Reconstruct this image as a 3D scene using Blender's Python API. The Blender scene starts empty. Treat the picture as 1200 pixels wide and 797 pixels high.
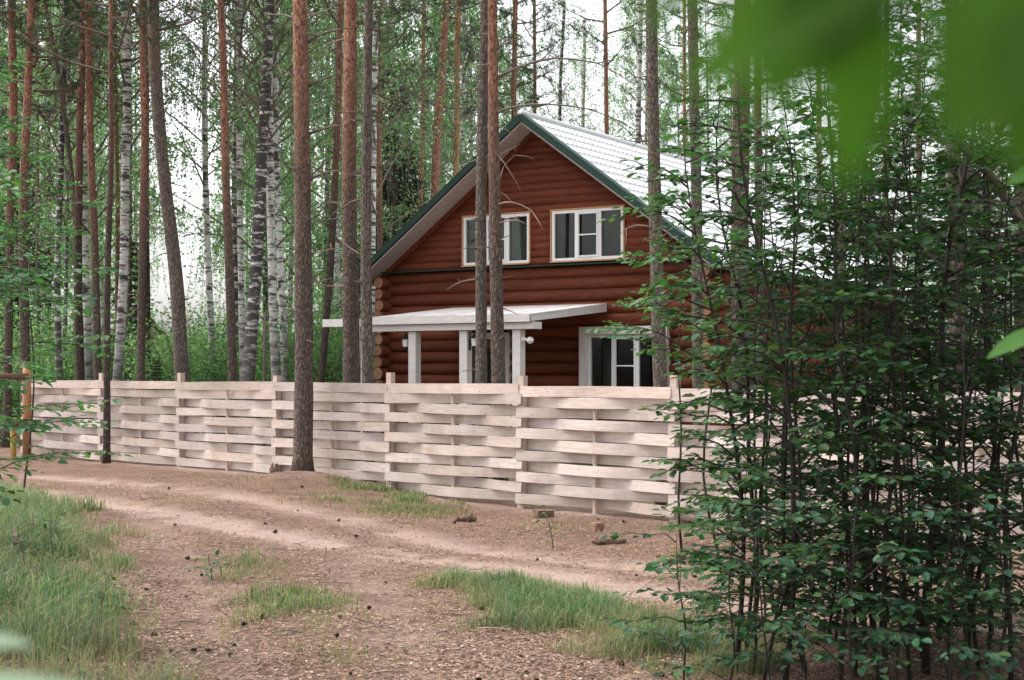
import bpy, bmesh, math, random
import numpy as np
from mathutils import Vector, Matrix

sc = bpy.context.scene
COL = sc.collection
R = math.radians

# ------------------------------------------------------------------ camera, sky, sun, exposure
F, HZ, CX, EYE = 1667.0, 433.0, 600.0, 1.8
cd = bpy.data.cameras.new("camera")
cd.lens = 50.0; cd.sensor_width = 36.0
cd.shift_y = 34.5 / 1200.0
cd.clip_start = 0.05; cd.clip_end = 2000.0
cd.dof.use_dof = True; cd.dof.focus_distance = 16.0; cd.dof.aperture_fstop = 5.6
cam = bpy.data.objects.new("camera", cd); COL.objects.link(cam)
cam.location = (0, 0, EYE); cam.rotation_euler = (R(90), 0, 0)
sc.camera = cam

SUN_EL, SUN_AZ = 60.0, 290.0            # azimuth clockwise from +Y: high on the left
w = bpy.data.worlds.new("World"); sc.world = w; w.use_nodes = True
nt = w.node_tree; bg = nt.nodes["Background"]
sky = nt.nodes.new("ShaderNodeTexSky"); sky.sky_type = 'NISHITA'; sky.sun_disc = False
sky.sun_elevation = R(SUN_EL); sky.sun_rotation = R(SUN_AZ)
sky.air_density = 1.0; sky.dust_density = 5.0; sky.ozone_density = 1.0
hs = nt.nodes.new("ShaderNodeHueSaturation"); hs.inputs["Saturation"].default_value = 0.22   # overcast: nearly white
nt.links.new(sky.outputs[0], hs.inputs["Color"]); nt.links.new(hs.outputs[0], bg.inputs[0])
bg.inputs[1].default_value = 0.15
sd = bpy.data.lights.new("sun", 'SUN'); sd.energy = 0.65; sd.angle = R(30); sd.color = (1.0, 0.95, 0.9)
so = bpy.data.objects.new("sun", sd); COL.objects.link(so)
_az, _el = R(SUN_AZ), R(SUN_EL)
sdir = Vector((math.sin(_az) * math.cos(_el), math.cos(_az) * math.cos(_el), math.sin(_el)))
so.rotation_euler = sdir.to_track_quat('Z', 'Y').to_euler(); so.location = (0, 0, 40)

vs = sc.view_settings
vs.view_transform = 'Standard'; vs.look = 'None'; vs.gamma = 1.0; vs.use_curve_mapping = False
vs.exposure = 1.72
sc.cycles.use_denoising = True
sc.cycles.max_bounces = 7; sc.cycles.diffuse_bounces = 4; sc.cycles.transparent_max_bounces = 12
sc.cycles.glossy_bounces = 3; sc.cycles.transmission_bounces = 5
sc.cycles.sample_clamp_indirect = 6.0

# ------------------------------------------------------------------ helpers
def P(px, py, d):
    return Vector(((px - CX) / F * d, d, EYE - (py - HZ) / F * d))
def G(px, py):
    d = F * EYE / (py - HZ)
    return ((px - CX) / F * d, d)

def nodes(name):
    m = bpy.data.materials.new(name); m.use_nodes = True
    t = m.node_tree; return m, t, t.nodes["Principled BSDF"]
def N(t, kind, **kw):
    n = t.nodes.new(kind)
    for k, v in kw.items():
        if k in n.inputs: n.inputs[k].default_value = v
        else: setattr(n, k, v)
    return n
def ramp(t, fac, stops):
    r = t.nodes.new("ShaderNodeValToRGB")
    e = r.color_ramp.elements
    while len(e) < len(stops): e.new(0.5)
    for el, (p, c) in zip(e, stops):
        el.position = p; el.color = (c[0], c[1], c[2], 1) if not isinstance(c, (int, float)) else (c, c, c, 1)
    t.links.new(fac, r.inputs[0]); return r.outputs[0]
def coords(t, scale=(1, 1, 1), kind="Object"):
    tc = t.nodes.new("ShaderNodeTexCoord"); mp = t.nodes.new("ShaderNodeMapping")
    mp.inputs["Scale"].default_value = scale
    t.links.new(tc.outputs[kind], mp.inputs[0]); return mp.outputs[0], tc
def noise(t, vec, scale, detail=4.0, rough=0.6):
    n = N(t, "ShaderNodeTexNoise", Scale=scale, Detail=detail, Roughness=rough)
    t.links.new(vec, n.inputs["Vector"]); return n.outputs[0]
def mix(t, fac, a, b, mode='MIX'):
    n = t.nodes.new("ShaderNodeMix"); n.data_type = 'RGBA'; n.blend_type = mode
    for i, s in ((0, fac), (6, a), (7, b)):
        if hasattr(s, 'is_output'): t.links.new(s, n.inputs[i])
        elif isinstance(s, (int, float)): n.inputs[i].default_value = s
        else: n.inputs[i].default_value = (s[0], s[1], s[2], 1)
    return n.outputs[2]
def math_(t, op, a, b=0.0, clamp=False):
    n = t.nodes.new("ShaderNodeMath"); n.operation = op; n.use_clamp = clamp
    for i, s in ((0, a), (1, b)):
        if hasattr(s, 'is_output'): t.links.new(s, n.inputs[i])
        else: n.inputs[i].default_value = s
    return n.outputs[0]
def bump(t, bs, h, strength=0.5, dist=0.02):
    b = N(t, "ShaderNodeBump", Strength=strength, Distance=dist)
    t.links.new(h, b.inputs["Height"]); t.links.new(b.outputs[0], bs.inputs["Normal"])
def attr(t, name):
    a = t.nodes.new("ShaderNodeAttribute"); a.attribute_name = name; return a

# ------------------------------------------------------------------ materials
def m_plain(name, col, rough=0.6, var=0.12, scale=8.0, metal=0.0, spec=0.3):
    m, t, b = nodes(name); v, _ = coords(t)
    n = noise(t, v, scale)
    c = mix(t, n, [x * (1 - var) for x in col], [min(1, x * (1 + var)) for x in col])
    t.links.new(c, b.inputs["Base Color"]); b.inputs["Roughness"].default_value = rough
    b.inputs["Metallic"].default_value = metal; b.inputs["Specular IOR Level"].default_value = spec
    bump(t, b, n, 0.15, 0.01); return m

def m_pine(name, low, high, z0, z1):
    m, t, b = nodes(name)
    v, tc = coords(t, (1, 1, 0.32)); v2, _ = coords(t, (1, 1, 0.6))
    vo = N(t, "ShaderNodeTexVoronoi", Scale=30.0); vo.feature = 'DISTANCE_TO_EDGE'
    nz = noise(t, v, 30.0); 
    va = t.nodes.new("ShaderNodeVectorMath"); va.operation = 'MULTIPLY_ADD'
    t.links.new(nz, va.inputs[0]); va.inputs[1].default_value = (.08, .08, .08); t.links.new(v, va.inputs[2])
    t.links.new(va.outputs[0], vo.inputs["Vector"])
    crack = ramp(t, vo.outputs["Distance"], [(0.0, 0.0), (0.13, 0.75), (0.4, 1.0)])
    plate = noise(t, v2, 14.0, 6.0, 0.7)
    lowc = mix(t, plate, [x * .45 for x in low], [x * 1.5 for x in low])
    lowc = mix(t, crack, [x * .42 for x in low], lowc)
    flake = noise(t, v2, 26.0, 5.0, 0.65)
    hic = mix(t, ramp(t, flake, [(.4, 0.0), (.62, 1.0)]), [x * .32 for x in high], [min(1, x * 1.45) for x in high])
    hic = mix(t, ramp(t, noise(t, v2, 3.2, 5.0, .7), [(.42, 0.0), (.66, .8)]), hic, [x * .55 for x in high])
    hic = mix(t, math_(t, 'MULTIPLY', ramp(t, noise(t, v, 42.0, 3), [(.58, 0.0), (.64, 1.0)]), .7), hic, (.42, .33, .28))
    sx = t.nodes.new("ShaderNodeSeparateXYZ"); t.links.new(tc.outputs["Object"], sx.inputs[0])
    wob = noise(t, v2, 1.6, 3.0)
    z = math_(t, 'ADD', sx.outputs[2], math_(t, 'MULTIPLY', math_(t, 'SUBTRACT', wob, .5), 4.0))
    fac = math_(t, 'DIVIDE', math_(t, 'SUBTRACT', z, z0), z1 - z0, True)
    c = mix(t, fac, lowc, hic)
    t.links.new(c, b.inputs["Base Color"]); b.inputs["Roughness"].default_value = .9
    b.inputs["Specular IOR Level"].default_value = .15
    h = mix(t, fac, crack, flake)
    bump(t, b, h, .9, .03); return m

def m_birch(name, dark=0.5):
    m, t, b = nodes(name)
    v, tc = coords(t, (2.2, 2.2, 9.0)); v2, _ = coords(t, (1, 1, 1.0)); v3, _ = coords(t, (3, 3, 26.0))
    base = mix(t, noise(t, v2, 5.0), (.55, .53, .5), (.78, .76, .73))
    blot = ramp(t, noise(t, v, 1.0, 5.0, .7), [(dark, 1.0), (dark + .07, 0.0)])
    dash = ramp(t, noise(t, v3, 1.0, 3.0, .5), [(.36, 1.0), (.41, 0.0)])
    c = mix(t, dash, base, (.12, .1, .09)); c = mix(t, blot, c, (.045, .04, .036))
    sx = t.nodes.new("ShaderNodeSeparateXYZ"); t.links.new(tc.outputs["Object"], sx.inputs[0])
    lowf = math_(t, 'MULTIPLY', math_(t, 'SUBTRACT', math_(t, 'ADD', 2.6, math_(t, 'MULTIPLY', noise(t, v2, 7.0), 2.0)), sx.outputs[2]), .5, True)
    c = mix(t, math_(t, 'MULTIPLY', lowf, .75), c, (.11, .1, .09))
    t.links.new(c, b.inputs["Base Color"]); b.inputs["Roughness"].default_value = .75
    bump(t, b, noise(t, v, 2.0, 6), .5, .02); return m

def m_leaf(name, trans=0.35, rough=0.5, spec=0.35):
    m, t, b = nodes(name)
    a = attr(t, "tint"); out = t.nodes["Material Output"]
    t.links.new(a.outputs["Color"], b.inputs["Base Color"]); b.inputs["Roughness"].default_value = rough
    b.inputs["Specular IOR Level"].default_value = spec
    tr = t.nodes.new("ShaderNodeBsdfTranslucent")
    c2 = mix(t, 1.0, a.outputs["Color"], (1.25, 1.55, .85), 'MULTIPLY')
    t.links.new(c2, tr.inputs[0])
    ms = t.nodes.new("ShaderNodeMixShader"); ms.inputs[0].default_value = trans
    t.links.new(b.outputs[0], ms.inputs[1]); t.links.new(tr.outputs[0], ms.inputs[2]); t.links.new(ms.outputs[0], out.inputs[0])
    return m

def m_log(name, c0, c1, rough=.45):
    m, t, b = nodes(name)
    v, _ = coords(t, (0.7, 6, 6)); v2, _ = coords(t, (.35, 2.5, 2.5))
    a = attr(t, "tint")
    n = noise(t, v, 7.0, 6.0, .65); n2 = noise(t, v2, 2.0, 3.0)
    c = mix(t, ramp(t, n, [(.3, 0.0), (.72, 1.0)]), c0, c1)
    c = mix(t, math_(t, 'MULTIPLY', ramp(t, n2, [(.5, 0.0), (.75, 1.0)]), .5), c, [x * .35 for x in c0])
    c = mix(t, 1.0, c, a.outputs["Color"], 'MULTIPLY')
    t.links.new(c, b.inputs["Base Color"]); b.inputs["Roughness"].default_value = rough
    b.inputs["Specular IOR Level"].default_value = .15
    bump(t, b, n, .35, .012); return m

def m_board(name, c0, c1, dirt):
    m, t, b = nodes(name)
    v, _ = coords(t, (1.2, 1.2, 14)); v2, _ = coords(t); a = attr(t, "tint")
    g = noise(t, v, 3.0, 6.0, .65); s = noise(t, v2, 2.3, 5.0, .65)
    c = mix(t, ramp(t, g, [(.3, 0.0), (.7, 1.0)]), c0, c1)
    c = mix(t, math_(t, 'MULTIPLY', ramp(t, s, [(.48, 0.0), (.75, 1.0)]), .55), c, dirt)
    kn = N(t, "ShaderNodeTexVoronoi", Scale=3.1); kv, _ = coords(t, (.9, .9, 2.2)); t.links.new(kv, kn.inputs["Vector"])
    k = ramp(t, kn.outputs["Distance"], [(.035, 1.0), (.075, 0.0)])
    c = mix(t, math_(t, 'MULTIPLY', k, .75), c, (.2, .11, .07))
    c = mix(t, 1.0, c, a.outputs["Color"], 'MULTIPLY')
    t.links.new(c, b.inputs["Base Color"]); b.inputs["Roughness"].default_value = .8
    b.inputs["Specular IOR Level"].default_value = .2
    bump(t, b, g, .3, .008); return m

def m_tint(name, rough=.85):
    m, t, b = nodes(name); a = attr(t, "tint")
    t.links.new(a.outputs["Color"], b.inputs["Base Color"]); b.inputs["Roughness"].default_value = rough
    b.inputs["Specular IOR Level"].default_value = .2; return m

def m_ground():
    m, t, b = nodes("ground")
    v, _ = coords(t); a = attr(t, "ground_mix")
    sp = t.nodes.new("ShaderNodeSeparateColor"); t.links.new(a.outputs["Color"], sp.inputs[0])
    fine = noise(t, v, 38.0, 7.0, .75); mid = noise(t, v, 5.0, 6.0, .65); big = noise(t, v, .7, 4.0)
    lit = mix(t, ramp(t, fine, [(.38, 0.0), (.6, 1.0)]), (.045, .028, .021), (.245, .157, .11))
    lit = mix(t, ramp(t, mid, [(.35, 0.0), (.7, .45)]), lit, (.14, .082, .06))
    lit = mix(t, ramp(t, noise(t, v, 1.7, 6.0, .7), [(.46, 0.0), (.62, .6)]), lit, (.085, .052, .038))
    sand = mix(t, ramp(t, fine, [(.28, 0.0), (.6, 1.0)]), (.15, .1, .074), (.37, .28, .235))
    sand = mix(t, ramp(t, mid, [(.45, 0.0), (.7, .75)]), sand, (.24, .155, .115))
    sf = math_(t, 'ADD', sp.outputs[0], math_(t, 'MULTIPLY', math_(t, 'SUBTRACT', mid, .5), 1.1), True)
    sf = math_(t, 'ADD', sf, math_(t, 'MULTIPLY', math_(t, 'SUBTRACT', big, .5), .5), True)
    c = mix(t, sf, lit, sand)
    grass = mix(t, fine, (.045, .05, .025), (.17, .15, .07))
    gf = math_(t, 'ADD', sp.outputs[1], math_(t, 'MULTIPLY', math_(t, 'SUBTRACT', mid, .5), .8), True)
    c = mix(t, math_(t, 'MULTIPLY', gf, sp.outputs[1]), c, grass)
    vo = N(t, "ShaderNodeTexVoronoi", Scale=34.0); t.links.new(v, vo.inputs["Vector"])
    spk = ramp(t, vo.outputs["Distance"], [(.16, 1.0), (.25, 0.0)])
    c = mix(t, math_(t, 'MULTIPLY', spk, .75), c, (.05, .03, .022))
    t.links.new(c, b.inputs["Base Color"]); b.inputs["Roughness"].default_value = .95
    b.inputs["Specular IOR Level"].default_value = .1
    bump(t, b, math_(t, 'ADD', fine, mid), .8, .03); return m

def m_glass():
    m, t, b = nodes("window_glass"); out = t.nodes["Material Output"]
    tr = N(t, "ShaderNodeBsdfTransparent"); tr.inputs[0].default_value = (.72, .78, .76, 1)
    gl = N(t, "ShaderNodeBsdfGlossy", Roughness=.02); fr = N(t, "ShaderNodeFresnel", IOR=1.5)
    f2 = math_(t, 'MULTIPLY', fr.outputs[0], .65, True)
    ms = t.nodes.new("ShaderNodeMixShader"); t.links.new(f2, ms.inputs[0])
    t.links.new(tr.outputs[0], ms.inputs[1]); t.links.new(gl.outputs[0], ms.inputs[2]); t.links.new(ms.outputs[0], out.inputs[0])
    return m

M = dict(
    pine=m_pine("pine_bark", (.19, .148, .12), (.3, .14, .09), 3.8, 6.8),
    pine_dark=m_pine("dark_pine_bark", (.125, .096, .078), (.25, .125, .085), 4.5, 8.0),
    pine_grey=m_pine("grey_pine_bark", (.22, .182, .15), (.28, .175, .12), 7.0, 11.0),
    pine_yellow=m_pine("yellow_pine_bark", (.2, .14, .09), (.36, .22, .11), 4.0, 6.0),
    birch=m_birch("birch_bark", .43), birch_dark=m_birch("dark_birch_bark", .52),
    twig=m_plain("dead_twig", (.14, .11, .09), .9, .4, 12), twig_pale=m_plain("pale_dead_twig", (.25, .185, .14), .9, .3, 12),
    stem=m_plain("sapling_stem", (.024, .019, .015), .85, .4, 20),
    leaf=m_leaf("leaf", .35, .55, .2), leaf_near=m_leaf("near_leaf", .5, .7, .15), far_leaf=m_leaf("far_leaf", .58, .6, .3),
    needle=m_leaf("pine_needles", .12, .6, .2), blade=m_leaf("grass_blade", .3, .6, .2),
    ground=m_ground(), tint=m_tint("litter"),
    log=m_log("red_log", (.085, .021, .01), (.18, .05, .024), .65),
    gable=m_log("gable_log", (.1, .025, .012), (.18, .05, .025), .65),
    logend=m_board("log_end", (.24, .12, .07), (.36, .2, .125), (.15, .07, .04)),
    board=m_board("fence_board", (.44, .355, .31), (.6, .515, .465), (.3, .215, .165)),
    white=m_board("white_wood", (.56, .525, .5), (.7, .67, .65), (.5, .44, .4)),
    pvc=m_plain("white_window_plastic", (.78, .78, .78), .35, .04),
    reveal=m_plain("bare_wood_reveal", (.45, .24, .12), .7, .25, 14),
    green=m_plain("dark_green_metal", (.006, .036, .026), .35, .2),
    soffit=m_plain("soffit_board", (.44, .37, .34), .6, .1, 20),
    roof=m_plain("pale_metal_tile", (.66, .68, .68), .4, .1, 2.0, .1, .5),
    dark=m_plain("dark_interior", (.02, .016, .014), .9, .2), floor=m_plain("interior_boards", (.1, .06, .04), .8, .3),
    curtain=m_plain("grey_curtain", (.33, .29, .26), .9, .2, 30), curtain_dark=m_plain("brown_curtain", (.12, .085, .065), .9, .3, 30),
    concrete=m_plain("concrete", (.3, .29, .28), .9, .25), black=m_plain("black_iron", (.02, .02, .02), .45, .3),
    lampglass=m_plain("milky_glass", (.75, .73, .7), .25, .05), glass=m_glass(),
    rail=m_plain("brown_rail_wood", (.12, .06, .04), .8, .35, 10), orange=m_plain("orange_post_wood", (.3, .14, .06), .7, .3, 10),
    yellow=m_plain("yellow_post_wood", (.42, .27, .07), .7, .25, 10),
    pinkwall=m_plain("pale_pink_plaster", (.55, .45, .42), .8, .12), cabinroof=m_plain("dark_cabin_roof", (.12, .08, .07), .8, .2),
    cone=m_plain("cone_scales", (.045, .03, .022), .9, .5, 60), block=m_plain("old_wood_block", (.13, .08, .055), .9, .5, 25),
    cut=m_plain("cut_wood", (.22, .12, .085), .8, .3, 25),
)

# ------------------------------------------------------------------ mesh building
class MB:
    def __init__(s): s.v = []; s.f = []; s.c = []
    def add(s, vs, fs, c=(1, 1, 1)):
        o = len(s.v); s.v += [tuple(x) for x in vs]; s.c += [c] * len(vs)
        s.f += [tuple(i + o for i in f) for f in fs]; return s
    def box(s, x0, x1, y0, y1, z0, z1, c=(1, 1, 1)):
        return s.add([(x0, y0, z0), (x1, y0, z0), (x1, y1, z0), (x0, y1, z0), (x0, y0, z1), (x1, y0, z1), (x1, y1, z1), (x0, y1, z1)],
                     [(0, 3, 2, 1), (4, 5, 6, 7), (0, 1, 5, 4), (1, 2, 6, 5), (2, 3, 7, 6), (3, 0, 4, 7)], c)
    def hexa(s, a, b, c=(1, 1, 1)):      # a, b: two quads of four points
        return s.add(list(a) + list(b), [(0, 3, 2, 1), (4, 5, 6, 7), (0, 1, 5, 4), (1, 2, 6, 5), (2, 3, 7, 6), (3, 0, 4, 7)], c)
    def bar(s, p, q, wx, wz, up=(0, 0, 1), c=(1, 1, 1)):
        p, q = Vector(p), Vector(q); d = (q - p).normalized(); u = Vector(up)
        sd = d.cross(u).normalized(); u2 = sd.cross(d).normalized(); a = sd * wx / 2; b = u2 * wz / 2
        return s.hexa([p - a - b, p + a - b, p + a + b, p - a + b], [q - a - b, q + a - b, q + a + b, q - a + b], c)
    def tube(s, pts, rad, n=8, cap=True, c=(1, 1, 1), jit=0.0, rng=random):
        pts = [Vector(p) for p in pts]; o = len(s.v); k = len(pts)
        ref = Vector((1, 0, 0)) if abs((pts[-1] - pts[0]).normalized().x) < .8 else Vector((0, 1, 0))
        for i, p in enumerate(pts):
            d = (pts[min(i + 1, k - 1)] - pts[max(i - 1, 0)]).normalized()
            a = d.cross(ref).normalized(); b = d.cross(a)
            for j in range(n):
                t = 2 * math.pi * j / n; r = rad[i] * (1 + (rng.uniform(-jit, jit) if jit else 0))
                s.v.append(tuple(p + a * math.cos(t) * r + b * math.sin(t) * r)); s.c.append(c)
        for i in range(k - 1):
            for j in range(n):
                s.f.append((o + i * n + j, o + i * n + (j + 1) % n, o + (i + 1) * n + (j + 1) % n, o + (i + 1) * n + j))
        if cap:
            s.f.append(tuple(o + j for j in reversed(range(n)))); s.f.append(tuple(o + (k - 1) * n + j for j in range(n)))
        return s
    def mesh(s, name, mat, smooth=False):
        me = bpy.data.meshes.new(name); me.from_pydata(s.v, [], s.f); me.materials.append(mat)
        ca = me.color_attributes.new("tint", 'FLOAT_COLOR', 'POINT')
        ca.data.foreach_set("color", np.concatenate([np.array(s.c, float).reshape(-1, 3), np.ones((len(s.c), 1))], 1).ravel())
        if smooth: me.polygons.foreach_set("use_smooth", [True] * len(me.polygons))
        me.update(); return me
    def build(s, name, mat, parent=None, smooth=False, loc=(0, 0, 0)):
        return link(name, s.mesh(name, mat, smooth), parent, loc)

def link(name, me, parent=None, loc=(0, 0, 0)):
    o = bpy.data.objects.new(name, me); COL.objects.link(o); o.location = loc
    if parent: o.parent = parent
    return o
def tag(o, label=None, cat=None, group=None, kind=None):
    for k, v in (("label", label), ("category", cat), ("group", group), ("kind", kind)):
        if v: o[k] = v
    return o
def empty(name, loc, label, cat, group=None, rz=0.0):
    o = bpy.data.objects.new(name, None); COL.objects.link(o); o.location = loc; o.rotation_euler = (0, 0, rz)
    o.empty_display_size = .2
    return tag(o, label, cat, group)
def copy_tree(o, parent=None):
    c = o.copy(); COL.objects.link(c)
    if parent: c.parent = parent
    for ch in list(o.children): copy_tree(ch, c)
    return c
def np_mesh(name, v, f, col, mat, smooth=False):
    me = bpy.data.meshes.new(name); me.from_pydata(v.tolist(), [], f.tolist()); me.materials.append(mat)
    ca = me.color_attributes.new("tint", 'FLOAT_COLOR', 'POINT')
    ca.data.foreach_set("color", np.concatenate([col, np.ones((len(col), 1))], 1).ravel())
    if smooth: me.polygons.foreach_set("use_smooth", [True] * len(me.polygons))
    me.update(); return me
def nrm(a): return a / np.maximum(np.linalg.norm(a, axis=1, keepdims=True), 1e-9)

def leaves(name, Pn, D, Nn, L, W, col, mat, six=True):
    """leaf blades folded along the midrib; Pn base, D direction, Nn normal"""
    Pn, D, Nn = np.asarray(Pn, float), nrm(np.asarray(D, float)), np.asarray(Nn, float)
    S = nrm(np.cross(Nn, D)); Nn = np.cross(D, S); n = len(Pn); L = np.asarray(L)[:, None]; W = np.asarray(W)[:, None]
    if six:
        v = np.stack([Pn, Pn + D * L * .3 - S * W * .46 + Nn * W * .1, Pn + D * L * .7 - S * W * .4 + Nn * W * .06, Pn + D * L - Nn * L * .08,
                      Pn + D * L * .7 + S * W * .4 + Nn * W * .06, Pn + D * L * .3 + S * W * .46 + Nn * W * .1], 1).reshape(-1, 3)
        b = np.arange(n)[:, None] * 6
        f = np.concatenate([b + [0, 3, 2, 1], b + [0, 5, 4, 3]], 0); k = 6
    else:
        v = np.stack([Pn, Pn + D * L * .5 - S * W * .5, Pn + D * L, Pn + D * L * .5 + S * W * .5], 1).reshape(-1, 3)
        f = np.arange(n)[:, None] * 4 + np.array([0, 1, 2, 3]); k = 4
    return np_mesh(name, v, f, np.repeat(col, k, 0), mat)

def vnoise(x, y, s, seed=0):
    r = np.random.default_rng(seed); T = r.random((64, 64)); x = np.asarray(x) / s + 1000; y = np.asarray(y) / s + 1000
    xi = np.floor(x).astype(int); yi = np.floor(y).astype(int); fx = x - xi; fy = y - yi
    fx = fx * fx * (3 - 2 * fx); fy = fy * fy * (3 - 2 * fy)
    g = lambda a, b: T[a % 64, b % 64]
    return (g(xi, yi) * (1 - fx) + g(xi + 1, yi) * fx) * (1 - fy) + (g(xi, yi + 1) * (1 - fx) + g(xi + 1, yi + 1) * fx) * fy

# ------------------------------------------------------------------ ground layout
def sstep(a, b, x):
    t = np.clip((np.asarray(x, float) - a) / (b - a), 0, 1); return t * t * (3 - 2 * t)
def poly_dist(x, y, pts):
    d = np.full(np.shape(x), 1e9)
    for (x0, y0), (x1, y1) in zip(pts[:-1], pts[1:]):
        dx, dy = x1 - x0, y1 - y0; t = np.clip(((x - x0) * dx + (y - y0) * dy) / (dx * dx + dy * dy), 0, 1)
        d = np.minimum(d, np.hypot(x - x0 - t * dx, y - y0 - t * dy))
    return d
def inside(x, y, poly):
    r = np.zeros(np.shape(x), bool); n = len(poly)
    for i in range(n):
        (x0, y0), (x1, y1) = poly[i], poly[(i + 1) % n]
        if y0 == y1: continue
        r ^= ((y0 > y) != (y1 > y)) & (x < (x1 - x0) * (y - y0) / (y1 - y0) + x0)
    return r
def signed(x, y, poly): return np.where(inside(x, y, poly), 1, -1) * poly_dist(x, y, poly + poly[:1])
PX = lambda l: [G(*p) for p in l]
RUT_A = PX([(-120, 585), (40, 583), (180, 608), (300, 627), (420, 640), (520, 650), (660, 668), (760, 686), (900, 712), (1100, 730), (1300, 745)])
RUT_B = PX([(-100, 560), (60, 565), (160, 575), (250, 586), (330, 598), (420, 612), (520, 628), (660, 645), (800, 662), (1000, 680), (1250, 690)])
TRACK_L = PX([(170, 612), (215, 660), (250, 720), (280, 797), (330, 1000)])
TRACK_R = PX([(420, 655), (460, 700), (520, 797), (600, 1000)])
BANK = PX([(-400, 575), (-100, 574), (10, 580), (60, 592), (112, 612), (130, 640), (165, 690), (185, 740), (195, 797), (190, 900), (-700, 900)])
PATCH = PX([(245, 672), (285, 656), (330, 668), (390, 690), (430, 722), (446, 752), (420, 775), (360, 772), (310, 745), (275, 705)])
WEDGE = PX([(478, 684), (540, 674), (640, 684), (740, 704), (830, 722), (880, 740), (900, 765), (880, 790), (860, 830), (800, 815), (720, 775), (640, 752), (575, 722), (520, 702)])
STRIP = PX([(330, 578), (400, 574), (450, 572), (530, 578), (560, 592), (500, 604), (440, 604), (370, 596)])
FENCE_Y = lambda x: 19.68 - .9 * x
mound_c = ((355 - CX) / F * 21.7, 21.7)

def hgt(x, y):
    x = np.asarray(x, float); y = np.asarray(y, float)
    near = sstep(10, 16, y)
    z = near * (.09 - .2 * sstep(-4.0, .2, x)) + (vnoise(x, y, 1.7, 1) - .5) * .05 + (vnoise(x, y, .45, 2) - .5) * .022
    z += (vnoise(x, y, 9, 3) - .5) * .5 * sstep(45, 90, y)
    for r_ in (RUT_A, RUT_B, TRACK_L, TRACK_R): z -= .035 * np.exp(-(poly_dist(x, y, r_) / .3) ** 2)
    z += .2 * np.exp(-((x - mound_c[0]) ** 2 + (y - mound_c[1]) ** 2) / .8)
    z += .12 * sstep(0, 1.6, signed(x, y, BANK)) * sstep(40, 20, y)
    z += .04 * sstep(0, .8, signed(x, y, WEDGE))
    return z
def H(x, y): return float(hgt(np.array([x]), np.array([y]))[0])

def axis(lo, hi, step, far_lo, far_hi):
    a = list(np.arange(lo, hi + step / 2, step)); s = step
    while a[-1] < far_hi: s *= 1.35; a.append(a[-1] + s)
    s = step
    while a[0] > far_lo: s *= 1.35; a.insert(0, a[0] - s)
    return np.array(a)
xs = axis(-11, 9.5, .085, -500, 500); ys = axis(6.5, 25, .085, -60, 900)
gx, gy = np.meshgrid(xs, ys); gz = hgt(gx, gy)
V = np.stack([gx, gy, gz], -1).reshape(-1, 3); nx, ny = len(xs), len(ys)
ii = (np.arange(ny - 1)[:, None] * nx + np.arange(nx - 1)).ravel()
Fq = np.stack([ii, ii + 1, ii + nx + 1, ii + nx], 1)
def ground_mix(x, y):
    s = np.zeros(np.shape(x))
    for r_, wd, k in ((RUT_A, .42, .95), (RUT_B, .4, .75), (TRACK_L, .35, .3), (TRACK_R, .4, .35)):
        s = np.maximum(s, k * np.exp(-(poly_dist(x, y, r_) / wd) ** 2))
    dm = np.hypot(x - mound_c[0], y - mound_c[1]); s = np.maximum(s, .4 * np.exp(-(dm / .7) ** 2))
    fl = np.abs(y - FENCE_Y(x)) / 1.35
    s = np.maximum(s, .75 * np.exp(-(fl / .45) ** 2) * (.4 + .6 * vnoise(x, y, .9, 7)))
    s = s * (.45 + .85 * sstep(.25, .6, vnoise(x, y, .55, 61) * .5 + vnoise(x, y, .2, 62) * .5))
    g = np.zeros(np.shape(x))
    for pl, k, e in ((BANK, .9, 1.2), (PATCH, .5, .7), (WEDGE, .8, 1.0), (STRIP, .5, .9)):
        g = np.maximum(g, k * sstep(-.15, e, signed(x, y, pl) + (vnoise(x, y, .6, 9) - .5) * .7))
    g = np.maximum(g, .8 * sstep(0, 3, y - FENCE_Y(x)))
    return s, g
sm, gm = ground_mix(V[:, 0], V[:, 1])
me = bpy.data.meshes.new("ground"); me.from_pydata(V.tolist(), [], Fq.tolist()); me.materials.append(M['ground'])
ca = me.color_attributes.new("ground_mix", 'FLOAT_COLOR', 'POINT')
ca.data.foreach_set("color", np.stack([sm, gm, np.zeros_like(sm), np.ones_like(sm)], 1).ravel())
me.polygons.foreach_set("use_smooth", [True] * len(me.polygons)); me.update()
tag(link("ground", me), kind="structure", label="pinkish brown forest ground with sandy wheel tracks", cat="ground")

# ------------------------------------------------------------------ log house
HA = 0.56888; HX, HY = .54082, 30.57143; T = .72675; APEX = 7.156
house = empty("log_house", (HX, HY, 0), "dark red log house with steep pale metal roof and green edges behind the fence", "house", rz=-HA)
rng = random.Random(5)
HW, HL = 4.07, 12.2
def tnt(a=.2): k = 1 + rng.uniform(-a, a); return (k, k * rng.uniform(.95, 1.05), k)
WIN_LOW = (1.28, 3.0, 1.22, 2.53); DOOR = (-1.74, -.76, .4, 2.5)
fw = MB()
for k in range(14):
    z = .51 + .26 * k; segs = [(-HW - .3, HW + .3)]
    for (a, b_, z0, z1) in (WIN_LOW, DOOR):
        if z + .1 > z0 and z - .1 < z1:
            n_ = []
            for (p, q) in segs:
                if q <= a or p >= b_: n_.append((p, q)); continue
                if a > p: n_.append((p, a))
                if b_ < q: n_.append((b_, q))
            segs = n_
    c = tnt(.22)
    for (p, q) in segs:
        n_ = max(2, int((q - p) / .5)); zz = rng.uniform(-.006, .006)
        fw.tube([(p + (q - p) * i / n_, .1 + rng.uniform(-.006, .006), z + zz) for i in range(n_ + 1)], [.14 + rng.uniform(-.004, .004) for i in range(n_ + 1)], 14, c=c)
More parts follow.
